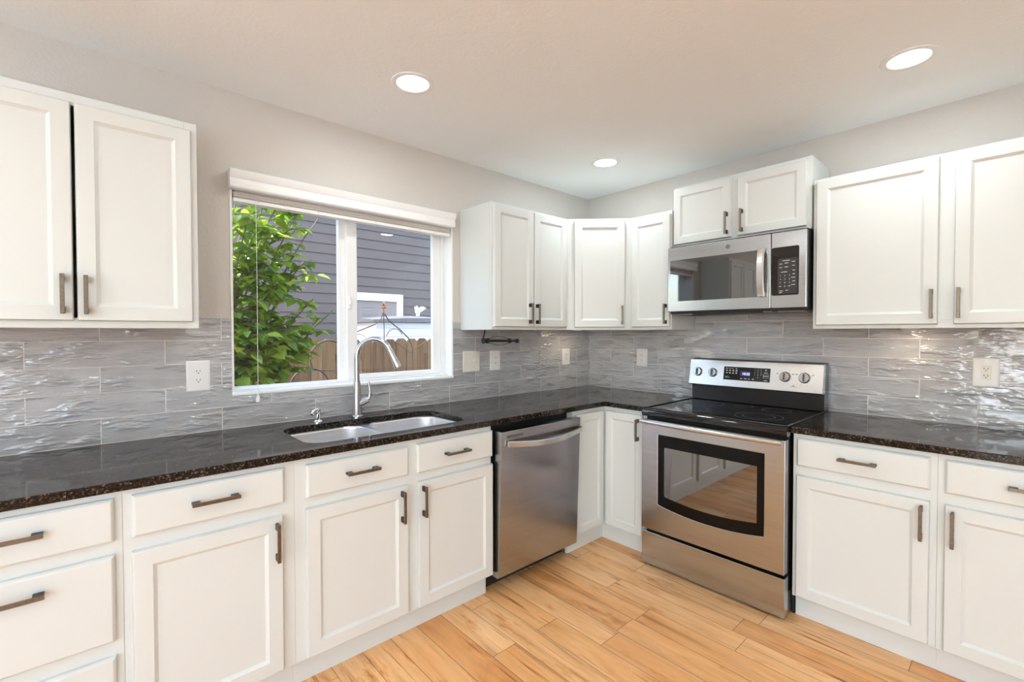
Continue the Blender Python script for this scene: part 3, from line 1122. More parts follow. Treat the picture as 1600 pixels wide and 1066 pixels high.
def poly_slab(outline, hole, z0, z1, bev=0.003):
    bm = bmesh.new()
    es = []
    for loop in [outline] + ([hole] if hole else []):
        vs = [bm.verts.new((x, y, z1)) for x, y in loop]
        for a, b in zip(vs, vs[1:] + vs[:1]):
            es.append(bm.edges.new((a, b)))
    bmesh.ops.triangle_fill(bm, use_beauty=True, use_dissolve=False, edges=es)
    bmesh.ops.recalc_face_normals(bm, faces=bm.faces[:])
    if sum(f.normal.z for f in bm.faces) < 0:
        bmesh.ops.reverse_faces(bm, faces=bm.faces[:])
    r = bmesh.ops.extrude_face_region(bm, geom=bm.faces[:])
    vs = [g for g in r['geom'] if isinstance(g, bmesh.types.BMVert)]
    for v in vs:
        v.co.z = z0
    bmesh.ops.recalc_face_normals(bm, faces=bm.faces[:])
    return bm

def add_bevel(o, w=0.003):
    md = o.modifiers.new('edge', 'BEVEL')
    md.width = w
    md.segments = 2
    md.limit_method = 'ANGLE'
    md.angle_limit = math.radians(50)

SX0, SX1, SY0, SY1 = -2.462, -1.668, -0.578, -0.172
hole = [(x, y) for x, y, z in rrect(SX0, SX1, SY0, SY1, 0.085, 0)]
outl = [(-3.56, -0.0085), (-3.56, CE), (CE - 0.012, CE), (CE - 0.0035, CE - 0.0035), (CE, CE - 0.012), (CE, -0.962), (-0.0085, -0.962), (-0.0085, -0.0085)]
t = single('worktop', poly_slab(outl, hole, CZ0, CZ1), 'granite', 'dark speckled granite worktop running under the window and into the corner', 'worktop', 'granite worktops', smooth=0)
add_bevel(t)
outl = [to_world((x, y, 0), 'B')[:2] for x, y in [(1.7335, -0.0085), (1.7335, CE), (2.79, CE), (2.79, -0.0085)]]
t = single('worktop', poly_slab(outl, None, CZ0, CZ1), 'granite', 'short dark granite worktop to the right of the range', 'worktop', 'granite worktops', smooth=0)
add_bevel(t)

# ------------------------------------------------------------------ sink
def sink():
    root = thing('kitchen_sink', 'double bowl stainless steel sink set under the dark worktop', 'sink', (-2.065, -0.375, 0.69))
    z = CZ0 - 0.0012
    div0, div1 = -2.088, -2.058
    xs = [(SX0 - 0.004, div0), (div1, SX1 + 0.004)]
    y0, y1 = SY0 - 0.004, SY1 + 0.004
    # flange with two openings
    bm = bmesh.new()
    es = []
    loops = [rrect(SX0 - 0.025, SX1 + 0.025, SY0 - 0.025, SY1 + 0.025, 0.1, z)] + [rrect(a, b, y0, y1, 0.086, z) for a, b in xs]
    for lp in loops:
        vs = [bm.verts.new(p_) for p_ in lp]
        for a, b in zip(vs, vs[1:] + vs[:1]):
            es.append(bm.edges.new((a, b)))
    bmesh.ops.triangle_fill(bm, use_beauty=True, use_dissolve=False, edges=es)
    bmesh.ops.recalc_face_normals(bm, faces=bm.faces[:])
    if sum(f.normal.z for f in bm.faces) < 0:
        bmesh.ops.reverse_faces(bm, faces=bm.faces[:])
    r = bmesh.ops.extrude_face_region(bm, geom=bm.faces[:])
    for v in [g for g in r['geom'] if isinstance(g, bmesh.types.BMVert)]:
        v.co.z -= 0.0015
    part('rim', bm, 'sink', root, 30)
    for (a, b), depth in zip(xs, (0.19, 0.19)):
        bm = bmesh.new()
        rings = []
        for ins, dz, rad in ((0, -0.0005, 0.086), (0.001, -0.012, 0.086), (0.006, -depth * 0.55, 0.084), (0.012, -depth * 0.86, 0.080), (0.028, -depth * 0.965, 0.070), (0.055, -depth, 0.055)):
            rings.append(rrect(a + ins, b - ins, y0 + ins, y1 - ins, rad, z + dz))
        cx, cy = (a + b) / 2, (y0 + y1) / 2 + 0.02
        n = len(rings[-1])
        dr = []
        for p_ in rings[-1]:
            v = Vector((p_[0] - cx, p_[1] - cy, 0)).normalized() * 0.045
            dr.append((cx + v.x, cy + v.y, z - depth - 0.004))
        rings.append(dr)
        loft(bm, rings, cap0=False, cap1=True)
        md = part('bowl', bm, 'sink', root, 40)
        sol = md.modifiers.new('sheet', 'SOLIDIFY')
        sol.thickness = 0.0012
        sol.offset = 1
        bm = bmesh.new()
        lathe(bm, [(0.043, 0.0005), (0.043, 0.003), (0.036, 0.003), (0.032, -0.001), (0.030, -0.001), (0.0, -0.0012)], (cx, cy, z - depth - 0.0035), seg=32)
        part('drain', bm, 'chrome', md)
sink()

def faucet():
    bx_, by_ = -2.062, -0.112
    root = thing('kitchen_faucet', 'tall stainless gooseneck pull-down faucet behind the sink', 'faucet', (bx_, by_, CZ1))
    bm = bmesh.new()
    lathe(bm, [(0.0, 0), (0.029, 0), (0.029, 0.006), (0.0255, 0.010), (0.0235, 0.05), (0.0215, 0.11), (0.0178, 0.175), (0.0168, 0.185), (0.0168, 0.188), (0.0, 0.188)], (bx_, by_, CZ1), seg=36)
    part('body', bm, 'nickel', root)
    ca, sa = math.cos(math.radians(47)), -math.sin(math.radians(47))
    R = 0.092
    zc = 1.232
    pts = [(bx_, by_, CZ1 + 0.186)]
    for k in range(6):
        pts.append((bx_, by_, CZ1 + 0.19 + (zc - CZ1 - 0.19) * k / 5))
    for k in range(1, 19):
        a = PI - math.radians(158) * k / 18
        d = R + R * math.cos(a)
        pts.append((bx_ + ca * d, by_ + sa * d, zc + R * math.sin(a)))
    bm = bmesh.new()
    tube(bm, pts, 0.0135, 20)
    part('spout', bm, 'nickel', root)
    e = Vector(pts[-1])
    dr = (Vector(pts[-1]) - Vector(pts[-2])).normalized()
    bm = bmesh.new()
    lathe(bm, [(0.0, -0.004), (0.0140, -0.004), (0.0152, 0.0), (0.0152, 0.012), (0.0165, 0.05), (0.0200, 0.094), (0.0195, 0.100), (0.0165, 0.101), (0.0, 0.101)], e, dr, 28)
    part('spray_head', bm, 'nickel', root)
    # side lever: hub to the right, blade sweeping up
    bm = bmesh.new()
    hub = Vector((ca, sa * 0.35, 0)).normalized()
    hp = Vector((bx_, by_, CZ1 + 0.068))
    lathe(bm, [(0.0, 0.010), (0.019, 0.010), (0.019, 0.030), (0.0165, 0.040), (0.0165, 0.052), (0.014, 0.060), (0.0, 0.062)], hp, (hub + Vector((0, 0, 0.35))).normalized(), 24)
    b0 = hp + hub * 0.052 + Vector((0, 0, 0.020))
    path = [b0 - hub * 0.004, b0 + hub * 0.010 + Vector((0, 0, 0.010)), b0 + hub * 0.014 + Vector((0, 0, 0.035)), b0 + hub * 0.011 + Vector((0, 0, 0.065)), b0 + hub * 0.006 + Vector((0, 0, 0.095))]
    tube(bm, path, [0.010, 0.0095, 0.0075, 0.006, 0.0048], 14)
    part('lever', bm, 'nickel', root)
faucet()

def soap():
    x, y = -2.270, -0.128
    root = thing('soap_dispenser', 'small chrome soap pump on the worktop left of the faucet', 'soap dispenser', (x, y, CZ1))
    bm = bmesh.new()
    lathe(bm, [(0, 0), (0.0215, 0), (0.0215, 0.004), (0.017, 0.010), (0.0115, 0.013), (0.0105, 0.042), (0.0, 0.042)], (x, y, CZ1), seg=28)
    part('base', bm, 'chrome', root)
    bm = bmesh.new()
    lathe(bm, [(0, 0.040), (0.0125, 0.040), (0.0135, 0.046), (0.0135, 0.066), (0.012, 0.070), (0.0, 0.071)], (x, y, CZ1), seg=28)
    dx, dy = -0.80, -0.60
    tube(bm, [(x, y, CZ1 + 0.062), (x + dx * 0.018, y + dy * 0.018, CZ1 + 0.063), (x + dx * 0.036, y + dy * 0.036, CZ1 + 0.059), (x + dx * 0.048, y + dy * 0.048, CZ1 + 0.046)], [0.009, 0.0085, 0.008, 0.007], 14)
    part('pump_head', bm, 'chrome', root)
soap()

# ------------------------------------------------------------------ dishwasher
def dishwasher():
    x0, x1 = -1.571, -0.953
    root = thing('dishwasher', 'stainless steel dishwasher with a curved bar handle under the worktop', 'dishwasher', (-1.262, -0.3, 0.0))
    part('tub', bx(x0 + 0.004, x1 - 0.0045, -0.60, -0.03, 0.10, 0.872), 'matte_black', root)
    # door: slightly ajar at the top
    bm = bmesh.new()
    zt, zb = 0.853, 0.097
    yt, yb = -0.706, -0.679
    th = 0.050
    def ring(i, ext):
        return [(x0 + i, yb + ext, zb + i), (x1 - i, yb + ext, zb + i), (x1 - i, yt + ext, zt - i), (x0 + i, yt + ext, zt - i)]
    loft(bm, [ring(0.004, th), ring(0.0, th - 0.004), ring(0.0, 0.004), ring(0.0015, 0.001), ring(0.004, 0.0)])
    door_ = part('door', bm, 'ss_dw', root, 30)
    # curved handle
    n = 22
    pts = []
    for k in range(n + 1):
        f = k / n
        x = x0 + 0.038 + (x1 - x0 - 0.045) * f
        bow = math.sin(PI * f)
        pts.append((x, -0.716 - 0.040 * bow, 0.790 - 0.018 * bow))
    bm = bmesh.new()
    w, h = 0.007, 0.0145
    rings = []
    for p_ in pts:
        rings.append([(p_[0], p_[1] - w, p_[2] - h), (p_[0], p_[1] - w, p_[2] + h - 0.004), (p_[0], p_[1] - w + 0.005, p_[2] + h), (p_[0], p_[1] + w, p_[2] + h), (p_[0], p_[1] + w, p_[2] - h)])
    loft(bm, rings)
    part('handle', bm, 'ss_light', door_, 40)
    bm = bmesh.new()
    for k, (za, zb_) in enumerate(((0.8185, 0.8225), (0.8265, 0.8295))):
        yy = yt + (yb - yt) * (zt - za) / (zt - zb)
        box(bm, x0 + 0.036, x0 + 0.150, yy - 0.0006, yy + 0.004, za, zb_)
    part('vent_slot', bm, 'dark', door_, 0)
    part('toe_panel', bx(x0 + 0.01, x1 - 0.005, -0.560, -0.545, 0.004, 0.099), 'matte_black', root)
    for x in (x0 + 0.05, x1 - 0.05):
        bm = bmesh.new()
        lathe(bm, [(0, 0.001), (0.018, 0.001), (0.018, 0.008), (0.006, 0.012), (0.006, 0.101), (0, 0.101)], (x, -0.50, 0), seg=16)
        part('foot', bm, 'matte_black', root)
dishwasher()

# ------------------------------------------------------------------ range
def rng():
    x0, x1 = 0.9675, 1.7305
    root = thing('electric_range', 'stainless steel electric range with black glass top and oven window', 'stove', (1.349, -0.35, 0.0), 'B')
    part('body', bx(x0 + 0.003, x1 - 0.004, -0.665, -0.03, 0.025, 0.886, 0.003, 1), 'black', root)
    for x in (x0 + 0.05, x1 - 0.05):
        for y in (-0.60, -0.10):
            bm = bmesh.new()
            lathe(bm, [(0, 0.0005), (0.02, 0.0005), (0.02, 0.008), (0.008, 0.012), (0.008, 0.026), (0, 0.026)], (x, y, 0), seg=16)
            part('foot', bm, 'matte_black', root)
    # cooktop with rolled front lip
    prof = [(-0.032, 0.8875), (-0.655, 0.8875), (-0.668, 0.869), (-0.700, 0.868), (-0.710, 0.873), (-0.713, 0.885), (-0.711, 0.902), (-0.703, 0.912), (-0.690, 0.9165), (-0.672, 0.9165), (-0.664, 0.9145), (-0.110, 0.9145), (-0.104, 0.918), (-0.032, 0.918)]
    bm = bmesh.new()
    loft(bm, [[(x, y, z) for y, z in prof] for x in (x0 - 0.001, x1 + 0.001)])
    top = part('cooktop', bm, 'glass_black', root, 40)
    for xa in (x0 - 0.001, x1 - 0.011):
        part('edge_trim', bx(xa, xa + 0.012, -0.690, -0.104, 0.9146, 0.9195, 0.002, 2), 'black', top)
    def ringmark(cx, cy, r, w=0.0022, z=0.9146):
        bm = bmesh.new()
        sgn = 48
        a = [bm.verts.new((cx + r * math.cos(2 * PI * k / sgn), cy + r * math.sin(2 * PI * k / sgn), z + 0.0002)) for k in range(sgn)]
        b = [bm.verts.new((cx + (r - w) * math.cos(2 * PI * k / sgn), cy + (r - w) * math.sin(2 * PI * k / sgn), z + 0.0002)) for k in range(sgn)]
        for k in range(sgn):
            bm.faces.new((a[k], a[(k + 1) % sgn], b[(k + 1) % sgn], b[k]))
        part('burner_ring', bm, 'ring', top, 0)
    for cx, cy, r in ((x0 + 0.19, -0.50, 0.095), (x0 + 0.19, -0.24, 0.075), (x1 - 0.20, -0.50, 0.115), (x1 - 0.20, -0.50, 0.078), (x1 - 0.20, -0.23, 0.075), (1.349, -0.215, 0.05)):
        ringmark(cx, cy, r)
    # back guard: black riser, slanted stainless control panel
    bm = bmesh.new()
    prof = [(-0.032, 0.9185), (-0.108, 0.9185), (-0.108, 1.008), (-0.100, 1.016), (-0.094, 1.178), (-0.082, 1.184), (-0.032, 1.184)]
    loft(bm, [[(x, y, z) for y, z in prof] for x in (x0 + 0.002, x1 - 0.002)])
    guard = part('back_guard', bm, 'black', root, 30)
    prof = [(-0.101, 1.014), (-0.150, 1.014), (-0.153, 1.020), (-0.124, 1.176), (-0.120, 1.179), (-0.095, 1.179)]
    bm = bmesh.new()
    loft(bm, [[(x, y, z) for y, z in prof] for x in (x0 + 0.001, x1 - 0.001)])
    cp = part('control_panel', bm, 'ss_light', guard, 30)
    # panel plane helper
    def on_panel(z):
        return -0.153 + (z - 1.020) * (0.029 / 0.156)
    nrm = Vector((0, -0.156, -0.029)).normalized()
    nrm = Vector((0, -0.983, 0.183)).normalized()
    for kx, r in ((1.024, 0.029), (1.122, 0.029), (1.541, 0.030), (1.640, 0.030)):
        kz = 1.099
        o = Vector((kx, on_panel(kz), kz))
        bm = bmesh.new()
        lathe(bm, [(0, -0.001), (r, -0.001), (r, 0.004), (r * 0.95, 0.006), (r * 0.90, 0.013), (r * 0.82, 0.016), (0, 0.016)], o, nrm, 32)
        k_ = part('knob', bm, 'knob_metal', cp)
        bm = bmesh.new()
        # grip ridge
        up_ = Vector((0, 0.183, 0.983))
        rings = []
        for s, wd in ((-1, 0.0035), (1, 0.0035)):
            c0 = o + nrm * 0.0158 + up_ * (s * r * 0.72)
            c1 = o + nrm * 0.0265 + up_ * (s * r * 0.66)
            rings.append([c0 + Vector((-wd, 0, 0)), c0 + Vector((wd, 0, 0)), c1 + Vector((wd * 0.8, 0, 0)), c1 + Vector((-wd * 0.8, 0, 0))])
        loft(bm, rings)
        # grip sits on the knob: own darker mesh
        part('grip', bm, 'pull_end', k_, 0)
    # display window
    def tilt(bm, lift):
        """bm built flat at y=0 facing -y at real x, z: lay it on the slanted panel"""
        for v in bm.verts:
            v.co.y = on_panel(v.co.z) + v.co.y - lift
        return bm
    bm = bx(1.192, 1.462, -0.0012, 0.001, 1.060, 1.141)
    dp = part('display', tilt(bm, 0), 'glass_black', cp, 0)
    part('display_field', tilt(bx(1.290, 1.352, -0.0003, 0.0003, 1.086, 1.118), 0.0016), 'led_field', dp, 0)
    bm = bmesh.new()
    text_bm(bm, '10:25', 1.326, 0, 1.101, 0.021)
    part('clock_digits', tilt(bm, 0.0024), 'led', dp, 0)
    bm = bmesh.new()
    for i, z in enumerate((1.115, 1.100)):
        for k in range(4):
            x = 1.205 + k * 0.0195
            box(bm, x, x + 0.0115, -0.0003, 0.0003, z, z + 0.003)
            box(bm, x + 0.001, x + 0.0095, -0.0003, 0.0003, z + 0.0042, z + 0.0064)
    for x, w_ in ((1.203, 0.014), (1.222, 0.016), (1.242, 0.010), (1.262, 0.012)):
        box(bm, x, x + w_, -0.0003, 0.0003, 1.1295, 1.1318)
    for x, w_ in ((1.203, 0.012), (1.222, 0.008)):
        box(bm, x, x + w_, -0.0003, 0.0003, 1.074, 1.076)
    box(bm, 1.203, 1.222, -0.0003, 0.0003, 1.080, 1.0815)
    for x, w_ in ((1.293, 0.014), (1.316, 0.016), (1.340, 0.010), (1.362, 0.012)):
        box(bm, x, x + w_, -0.0003, 0.0003, 1.0705, 1.0745)
    for k in range(9):
        text_bm(bm, str(k + 1), 1.376 + (k % 3) * 0.018, 0, 1.129 - (k // 3) * 0.0145, 0.0095)
    text_bm(bm, '0', 1.394, 0, 1.0855, 0.0095)
    box(bm, 1.428, 1.448, -0.0003, 0.0003, 1.1125, 1.1155)
    for xa, xb, za, zb in ((1.424, 1.454, 1.104, 1.1048), (1.424, 1.454, 1.0835, 1.0843), (1.424, 1.4248, 1.0835, 1.1048), (1.4532, 1.454, 1.0835, 1.1048), (1.427, 1.451, 1.0925, 1.0965), (1.430, 1.449, 1.0675, 1.0705), (1.434, 1.441, 1.127, 1.133)):
        box(bm, xa, xb, -0.0003, 0.0003, za, zb)
    part('legend', tilt(bm, 0.0016), 'mark_white', dp, 0)
    bm = bmesh.new()
    for kx in (1.024, 1.122, 1.541, 1.640):
        r = 0.043
        for a in (60, 90, 120):
            x, z = kx + r * math.cos(math.radians(a)), 1.099 + r * math.sin(math.radians(a))
            box(bm, x - 0.002, x + 0.002, -0.0003, 0.0003, z - 0.0014, z + 0.0014)
    for kx in (1.541, 1.640):
        for s in (-1, 1):
            box(bm, kx + s * 0.041 - 0.0035, kx + s * 0.041 + 0.0035, -0.0003, 0.0003, 1.1135, 1.1185)
            box(bm, kx + s * 0.016 - 0.002, kx + s * 0.016 + 0.002, -0.0003, 0.0003, 1.061, 1.063)
    box(bm, 1.570, 1.604, -0.0003, 0.0003, 1.047, 1.0485)
    box(bm, 1.584, 1.590, -0.0003, 0.0003, 1.0505, 1.055)
    part('dial_marking', tilt(bm, 0.0008), 'mark_grey', cp, 0)
    # oven door
    yd = -0.722
    z0, z1 = 0.218, 0.857
    wx0, wx1 = 1.0775, 1.638
    def bottom(x):
        f = (x - wx0) / (wx1 - wx0) * 2 - 1
        return 0.350 + 0.028 * f * f
    # door slab with window opening cut through its front skin
    bm = bmesh.new()
    es = []
    nn = 14
    inner = [(wx0, 0.776)] + [(wx0 + (wx1 - wx0) * k / nn, bottom(wx0 + (wx1 - wx0) * k / nn)) for k in range(nn + 1)] + [(wx1, 0.776)]
    outer = [(x0 + 0.004, z0 + 0.004), (x1 - 0.002, z0 + 0.004), (x1 - 0.002, z1 - 0.004), (x0 + 0.004, z1 - 0.004)]
    for lp in (outer, inner):
        vs = [bm.verts.new((x, yd, z)) for x, z in lp]
        for a, b in zip(vs, vs[1:] + vs[:1]):
            es.append(bm.edges.new((a, b)))
    bmesh.ops.triangle_fill(bm, use_beauty=True, use_dissolve=False, edges=es)
    bmesh.ops.recalc_face_normals(bm, faces=bm.faces[:])
    if sum(f.normal.y for f in bm.faces) > 0:
        bmesh.ops.reverse_faces(bm, faces=bm.faces[:])
    r_ = bmesh.ops.extrude_face_region(bm, geom=bm.faces[:])
    for v in [g for g in r_['geom'] if isinstance(g, bmesh.types.BMVert)]:
        v.co.y += 0.045
    od = part('oven_door', bm, 'ss', root, 0)
    md = od.modifiers.new('edge', 'BEVEL')
    md.width = 0.003
    md.segments = 2
    md.limit_method = 'ANGLE'
    md.angle_limit = math.radians(60)
    # black glass border with clear centre
    bm = bmesh.new()
    es = []
    ix0, ix1, iz1 = 1.1145, 1.6055, 0.709
    def ibot(x):
        f = (x - ix0) / (ix1 - ix0) * 2 - 1
        return 0.410 + 0.022 * f * f
    inn2 = [(ix0, iz1)] + [(ix0 + (ix1 - ix0) * k / nn, ibot(ix0 + (ix1 - ix0) * k / nn)) for k in range(nn + 1)] + [(ix1, iz1)]
    lpo = [(wx0 + 0.001, 0.775)] + [(min(max(x, wx0 + 0.001), wx1 - 0.001), z + 0.001) for x, z in inner[1:-1]] + [(wx1 - 0.001, 0.775)]
    for lp in (lpo, inn2):
        vs = [bm.verts.new((x, yd + 0.002, z)) for x, z in lp]
        for a, b in zip(vs, vs[1:] + vs[:1]):
            es.append(bm.edges.new((a, b)))
    bmesh.ops.triangle_fill(bm, use_beauty=True, use_dissolve=False, edges=es)
    bmesh.ops.recalc_face_normals(bm, faces=bm.faces[:])
    if sum(f.normal.y for f in bm.faces) > 0:
        bmesh.ops.reverse_faces(bm, faces=bm.faces[:])
    r_ = bmesh.ops.extrude_face_region(bm, geom=bm.faces[:])
    for v in [g for g in r_['geom'] if isinstance(g, bmesh.types.BMVert)]:
        v.co.y += 0.004
    part('window_border', bm, 'black_border', od, 0)
    bm = bmesh.new()
    loft(bm, [[(x, yd + 0.0025, z) for x, z in inn2], [(x, yd + 0.0055, z) for x, z in inn2]])
    part('oven_window', bm, 'oven_glass', od, 0)
    part('oven_back', bx(ix0 - 0.02, ix1 + 0.02, yd + 0.03, yd + 0.034, 0.39, iz1 + 0.02), plain('oven_cavity_grey', (0.10, 0.095, 0.08), 0.5), od, 0)
    bm = bmesh.new()
    hy, hz = -0.768, 0.846
    n = 16
    pts = []
    for k in range(n + 1):
        f = k / n
        pts.append((0.985 + (1.722 - 0.985) * f, hy + 0.016 * (2 * f - 1) ** 2, hz))
    tube(bm, pts, 0.0125, 16)
    for x in (1.000, 1.707):
        box(bm, x - 0.010, x + 0.010, hy + 0.014, yd + 0.001, hz - 0.010, hz + 0.010, 0.003, 1)
    part('handle', bm, 'ss_light', od, 40)
    bm = bmesh.new()
    for k in range(6):
        xa = 1.055 + k * 0.083
        box(bm, xa, xa + 0.070, yd - 0.0006, yd + 0.003, 0.8355 - 0.0, 0.8415)
    part('vent_slot', bm, 'dark', od, 0)
    # storage drawer
    part('storage_drawer', bx(x0 + 0.004, x1 - 0.002, -0.716, -0.667, 0.016, 0.203, 0.003, 2), 'ss', root)
    part('kick_bracket', bx(x1 - 0.003, x1 + 0.006, -0.60, -0.585, 0.002, 0.10), 'matte_black', root)
rng()

# ------------------------------------------------------------------ microwave
def microwave():
    x0, x1, z0, z1 = 0.9515, 1.7175, 1.484, 1.882
    yf = -0.400
    root = thing('microwave', 'stainless over-the-range microwave with black glass door and keypad', 'microwave', (1.335, -0.2, 1.45), 'B')
    part('body', bx(x0 + 0.004, x1 - 0.004, -0.372, -0.0135, 1.472, 1.891, 0.002, 1), 'matte_black', root)
    bm = bmesh.new()
    box(bm, x0 + 0.02, 1.545, -0.360, -0.10, 1.464, 1.4715, 0.002, 1)
    box(bm, 1.57, x1 - 0.02, -0.350, -0.12, 1.464, 1.4715, 0.002, 1)
    part('grease_filter', bm, 'mark_grey', root)
    part('lamp_strip', bx(1.10, 1.50, -0.375, -0.340, 1.462, 1.4715, 0.002, 1), 'matte_black', root)
    # door
    sx = 1.5502
    dr = part('door', bx(x0, sx - 0.0012, yf, -0.3725, z0, z1, 0.004, 2), 'ss', root)
    bm = bmesh.new()
    loft(bm, [[(x, y, z) for x, z, _ in [(p_[0], p_[1], 0) for p_ in rrect(0.9685, 1.4975, 1.5475, 1.802, 0.010, 0, 4)]] for y in (yf + 0.001, yf - 0.0016)])
    gl = part('door_glass', bm, 'mw_glass', dr, 0)
    bm = bmesh.new()
    loft(bm, [[(x, y, z) for x, z, _ in [(p_[0], p_[1], 0) for p_ in rrect(1.075, 1.435, 1.575, 1.775, 0.006, 0, 4)]] for y in (yf - 0.0012, yf - 0.0019)])
    part('viewing_screen', bm, 'mw_glass', gl, 0)
    # handle: vertical bowed bar
    bm = bmesh.new()
    n = 12
    rings = []
    for k in range(n + 1):
        f = k / n
        z = 1.5475 + (1.8075 - 1.5475) * f
        b = 0.026 + 0.016 * math.sin(PI * f)
        rings.append([(1.4885, yf - b + 0.004, z), (1.493, yf - b, z), (1.520, yf - b, z), (1.5245, yf - b + 0.004, z), (1.5245, yf - b + 0.010, z), (1.4885, yf - b + 0.010, z)])
    loft(bm, rings)
    box(bm, 1.494, 1.519, yf - 0.028, yf - 0.0005, 1.5505, 1.572, 0.002, 1)
    box(bm, 1.494, 1.519, yf - 0.028, yf - 0.0005, 1.783, 1.8045, 0.002, 1)
    part('handle', bm, 'ss_light', dr, 40)
    bm = bmesh.new()
    lathe(bm, [(0, 0), (0.0125, 0), (0.0125, 0.0015), (0.0105, 0.0022), (0.0098, 0.0015), (0.006, 0.0015), (0.005, 0.0022), (0, 0.0022)], (1.3235, yf, 1.8435), (0, -1, 0), 32)
    part('badge', bm, 'badge', dr)
    # control side
    cs = part('control_panel', bx(sx + 0.0012, x1, yf, -0.3725, z0, z1, 0.004, 2), 'ss', root)
    bm = bmesh.new()
    loft(bm, [[(x, y, z) for x, z, _ in [(p_[0], p_[1], 0) for p_ in rrect(1.5545, 1.6835, 1.5495, 1.803, 0.008, 0, 4)]] for y in (yf + 0.001, yf - 0.0016)])
    kp = part('keypad', bm, 'glass_black', cs, 0)
    bm = bmesh.new()
    yk = yf - 0.0018
    loft(bm, [[(x, y, z) for x, z, _ in [(p_[0], p_[1], 0) for p_ in rrect(1.585, 1.678, 1.558, 1.742, 0.004, 0, 3)]] for y in (yk + 0.0004, yk - 0.0001)])
    kf = part('key_field', bm, plain('keypad_field', (0.035, 0.036, 0.038), 0.25), kp, 0)
    bm = bmesh.new()
    for k in range(9):
        text_bm(bm, str(k + 1), 1.5975 + (k % 3) * 0.0215, yk - 0.0004, 1.652 - (k // 3) * 0.0185, 0.010)
    text_bm(bm, '0', 1.619, yk - 0.0004, 1.5965, 0.010)
    for xa, w_, z in ((1.592, 0.010, 1.597), (1.635, 0.010, 1.597), (1.606, 0.036, 1.730), (1.592, 0.014, 1.714), (1.617, 0.017, 1.717), (1.650, 0.016, 1.722), (1.592, 0.013, 1.695), (1.617, 0.017, 1.697), (1.652, 0.012, 1.702), (1.600, 0.030, 1.671),
                      (1.654, 0.012, 1.677), (1.654, 0.012, 1.658), (1.648, 0.019, 1.640), (1.653, 0.014, 1.621), (1.649, 0.018, 1.603), (1.593, 0.017, 1.573), (1.622, 0.013, 1.575), (1.593, 0.012, 1.564)):
        box(bm, xa, xa + w_, yk - 0.0006, yk - 0.0002, z - 0.0014, z + 0.0014)
    part('legend', bm, 'mark_white', kf, 0)
microwave()

# ------------------------------------------------------------------ plates on the backsplash
def outlet(wall, x0, x1, z0, z1, style, label, dmat='plastic', group='outlets on the backsplash'):
    nm = 'light_switch' if style == 'switch' else 'wall_outlet'
    yt = -0.0082
    root = thing(nm, label, 'switch' if style == 'switch' else 'outlet', ((x0 + x1) / 2, yt, z0), wall, None if style == 'switch' else group)
    bm = bmesh.new()
    cx, cz = (x0 + x1) / 2, (z0 + z1) / 2
    loft(bm, [rect(x0, x1, z0, z1, yt), rect(x0, x1, z0, z1, yt - 0.002), rect(x0, x1, z0, z1, yt - 0.0055, 0.004), rect(x0, x1, z0, z1, yt - 0.0065, 0.009)])
    part('cover_plate', bm, dmat if style == 'switch' else 'plastic', root, 30)
    yp = yt - 0.0065
    if style == 'switch':
        for s in (-1, 1):
            x = cx + s * 0.023
            bm = bmesh.new()
            loft(bm, [[(x - 0.005, yp + 0.001, cz - 0.012), (x + 0.005, yp + 0.001, cz - 0.012), (x + 0.005, yp + 0.001, cz + 0.012), (x - 0.005, yp + 0.001, cz + 0.012)],
                      [(x - 0.004, yp - 0.010, cz + s * 0.008 - 0.004), (x + 0.004, yp - 0.010, cz + s * 0.008 - 0.004), (x + 0.004, yp - 0.009, cz + s * 0.008 + 0.004), (x - 0.004, yp - 0.009, cz + s * 0.008 + 0.004)]])
            part('toggle', bm, 'plastic_warm', root, 30)
        return root
    if style == 'decora':
        part('receptacle', bx(cx - 0.0165, cx + 0.0165, yp - 0.0012, yp + 0.001, cz - 0.033, cz + 0.033, 0.001, 1), dmat, root)
    else:
        for s in (-1, 1):
            bm = bmesh.new()
            pts = []
            for k in range(24):
                a = 2 * PI * k / 24
                pts.append((cx + 0.0172 * math.cos(a), max(-0.0135, min(0.0135, 0.0172 * math.sin(a)))))
            loft(bm, [[(x, y, cz + s * 0.0195 + z) for x, z in pts] for y in (yp + 0.001, yp - 0.0014)])
            part('receptacle', bm, dmat, root, 30)
    bm = bmesh.new()
    for s in (-1, 1):
        zc = cz + s * (0.0195 if style != 'decora' else 0.016)
        for dx in (-0.0062, 0.0062):
            box(bm, cx + dx - 0.0011, cx + dx + 0.0011, yp - 0.0017, yp, zc - 0.001, zc + 0.0065)
        lathe(bm, [(0, 0), (0.0024, 0), (0.0024, 0.0017), (0, 0.0017)], (cx, yp, zc - 0.0068), (0, -1, 0), 12)
    part('slots', bm, 'dark', root, 0)
    return root

outlet('A', -2.790, -2.701, 1.098, 1.233, 'duplex', 'white duplex outlet left of the sink window')
outlet('A', -1.301, -1.163, 1.097, 1.234, 'switch', 'double toggle switch plate right of the sink window', 'plastic_warm')
outlet('A', -1.074, -0.983, 1.097, 1.232, 'duplex', 'white duplex outlet beside the double switch plate')
outlet('A', -0.336, -0.245, 1.097, 1.228, 'decora', 'white outlet nearest the corner on the window wall')
outlet('B', 0.476, 0.566, 1.099, 1.232, 'duplex', 'white duplex outlet between the corner and the range')
outlet('B', 2.301, 2.390, 1.100, 1.234, 'decora', 'large white outlet plate with cream receptacle right of the range', 'plastic_warm')

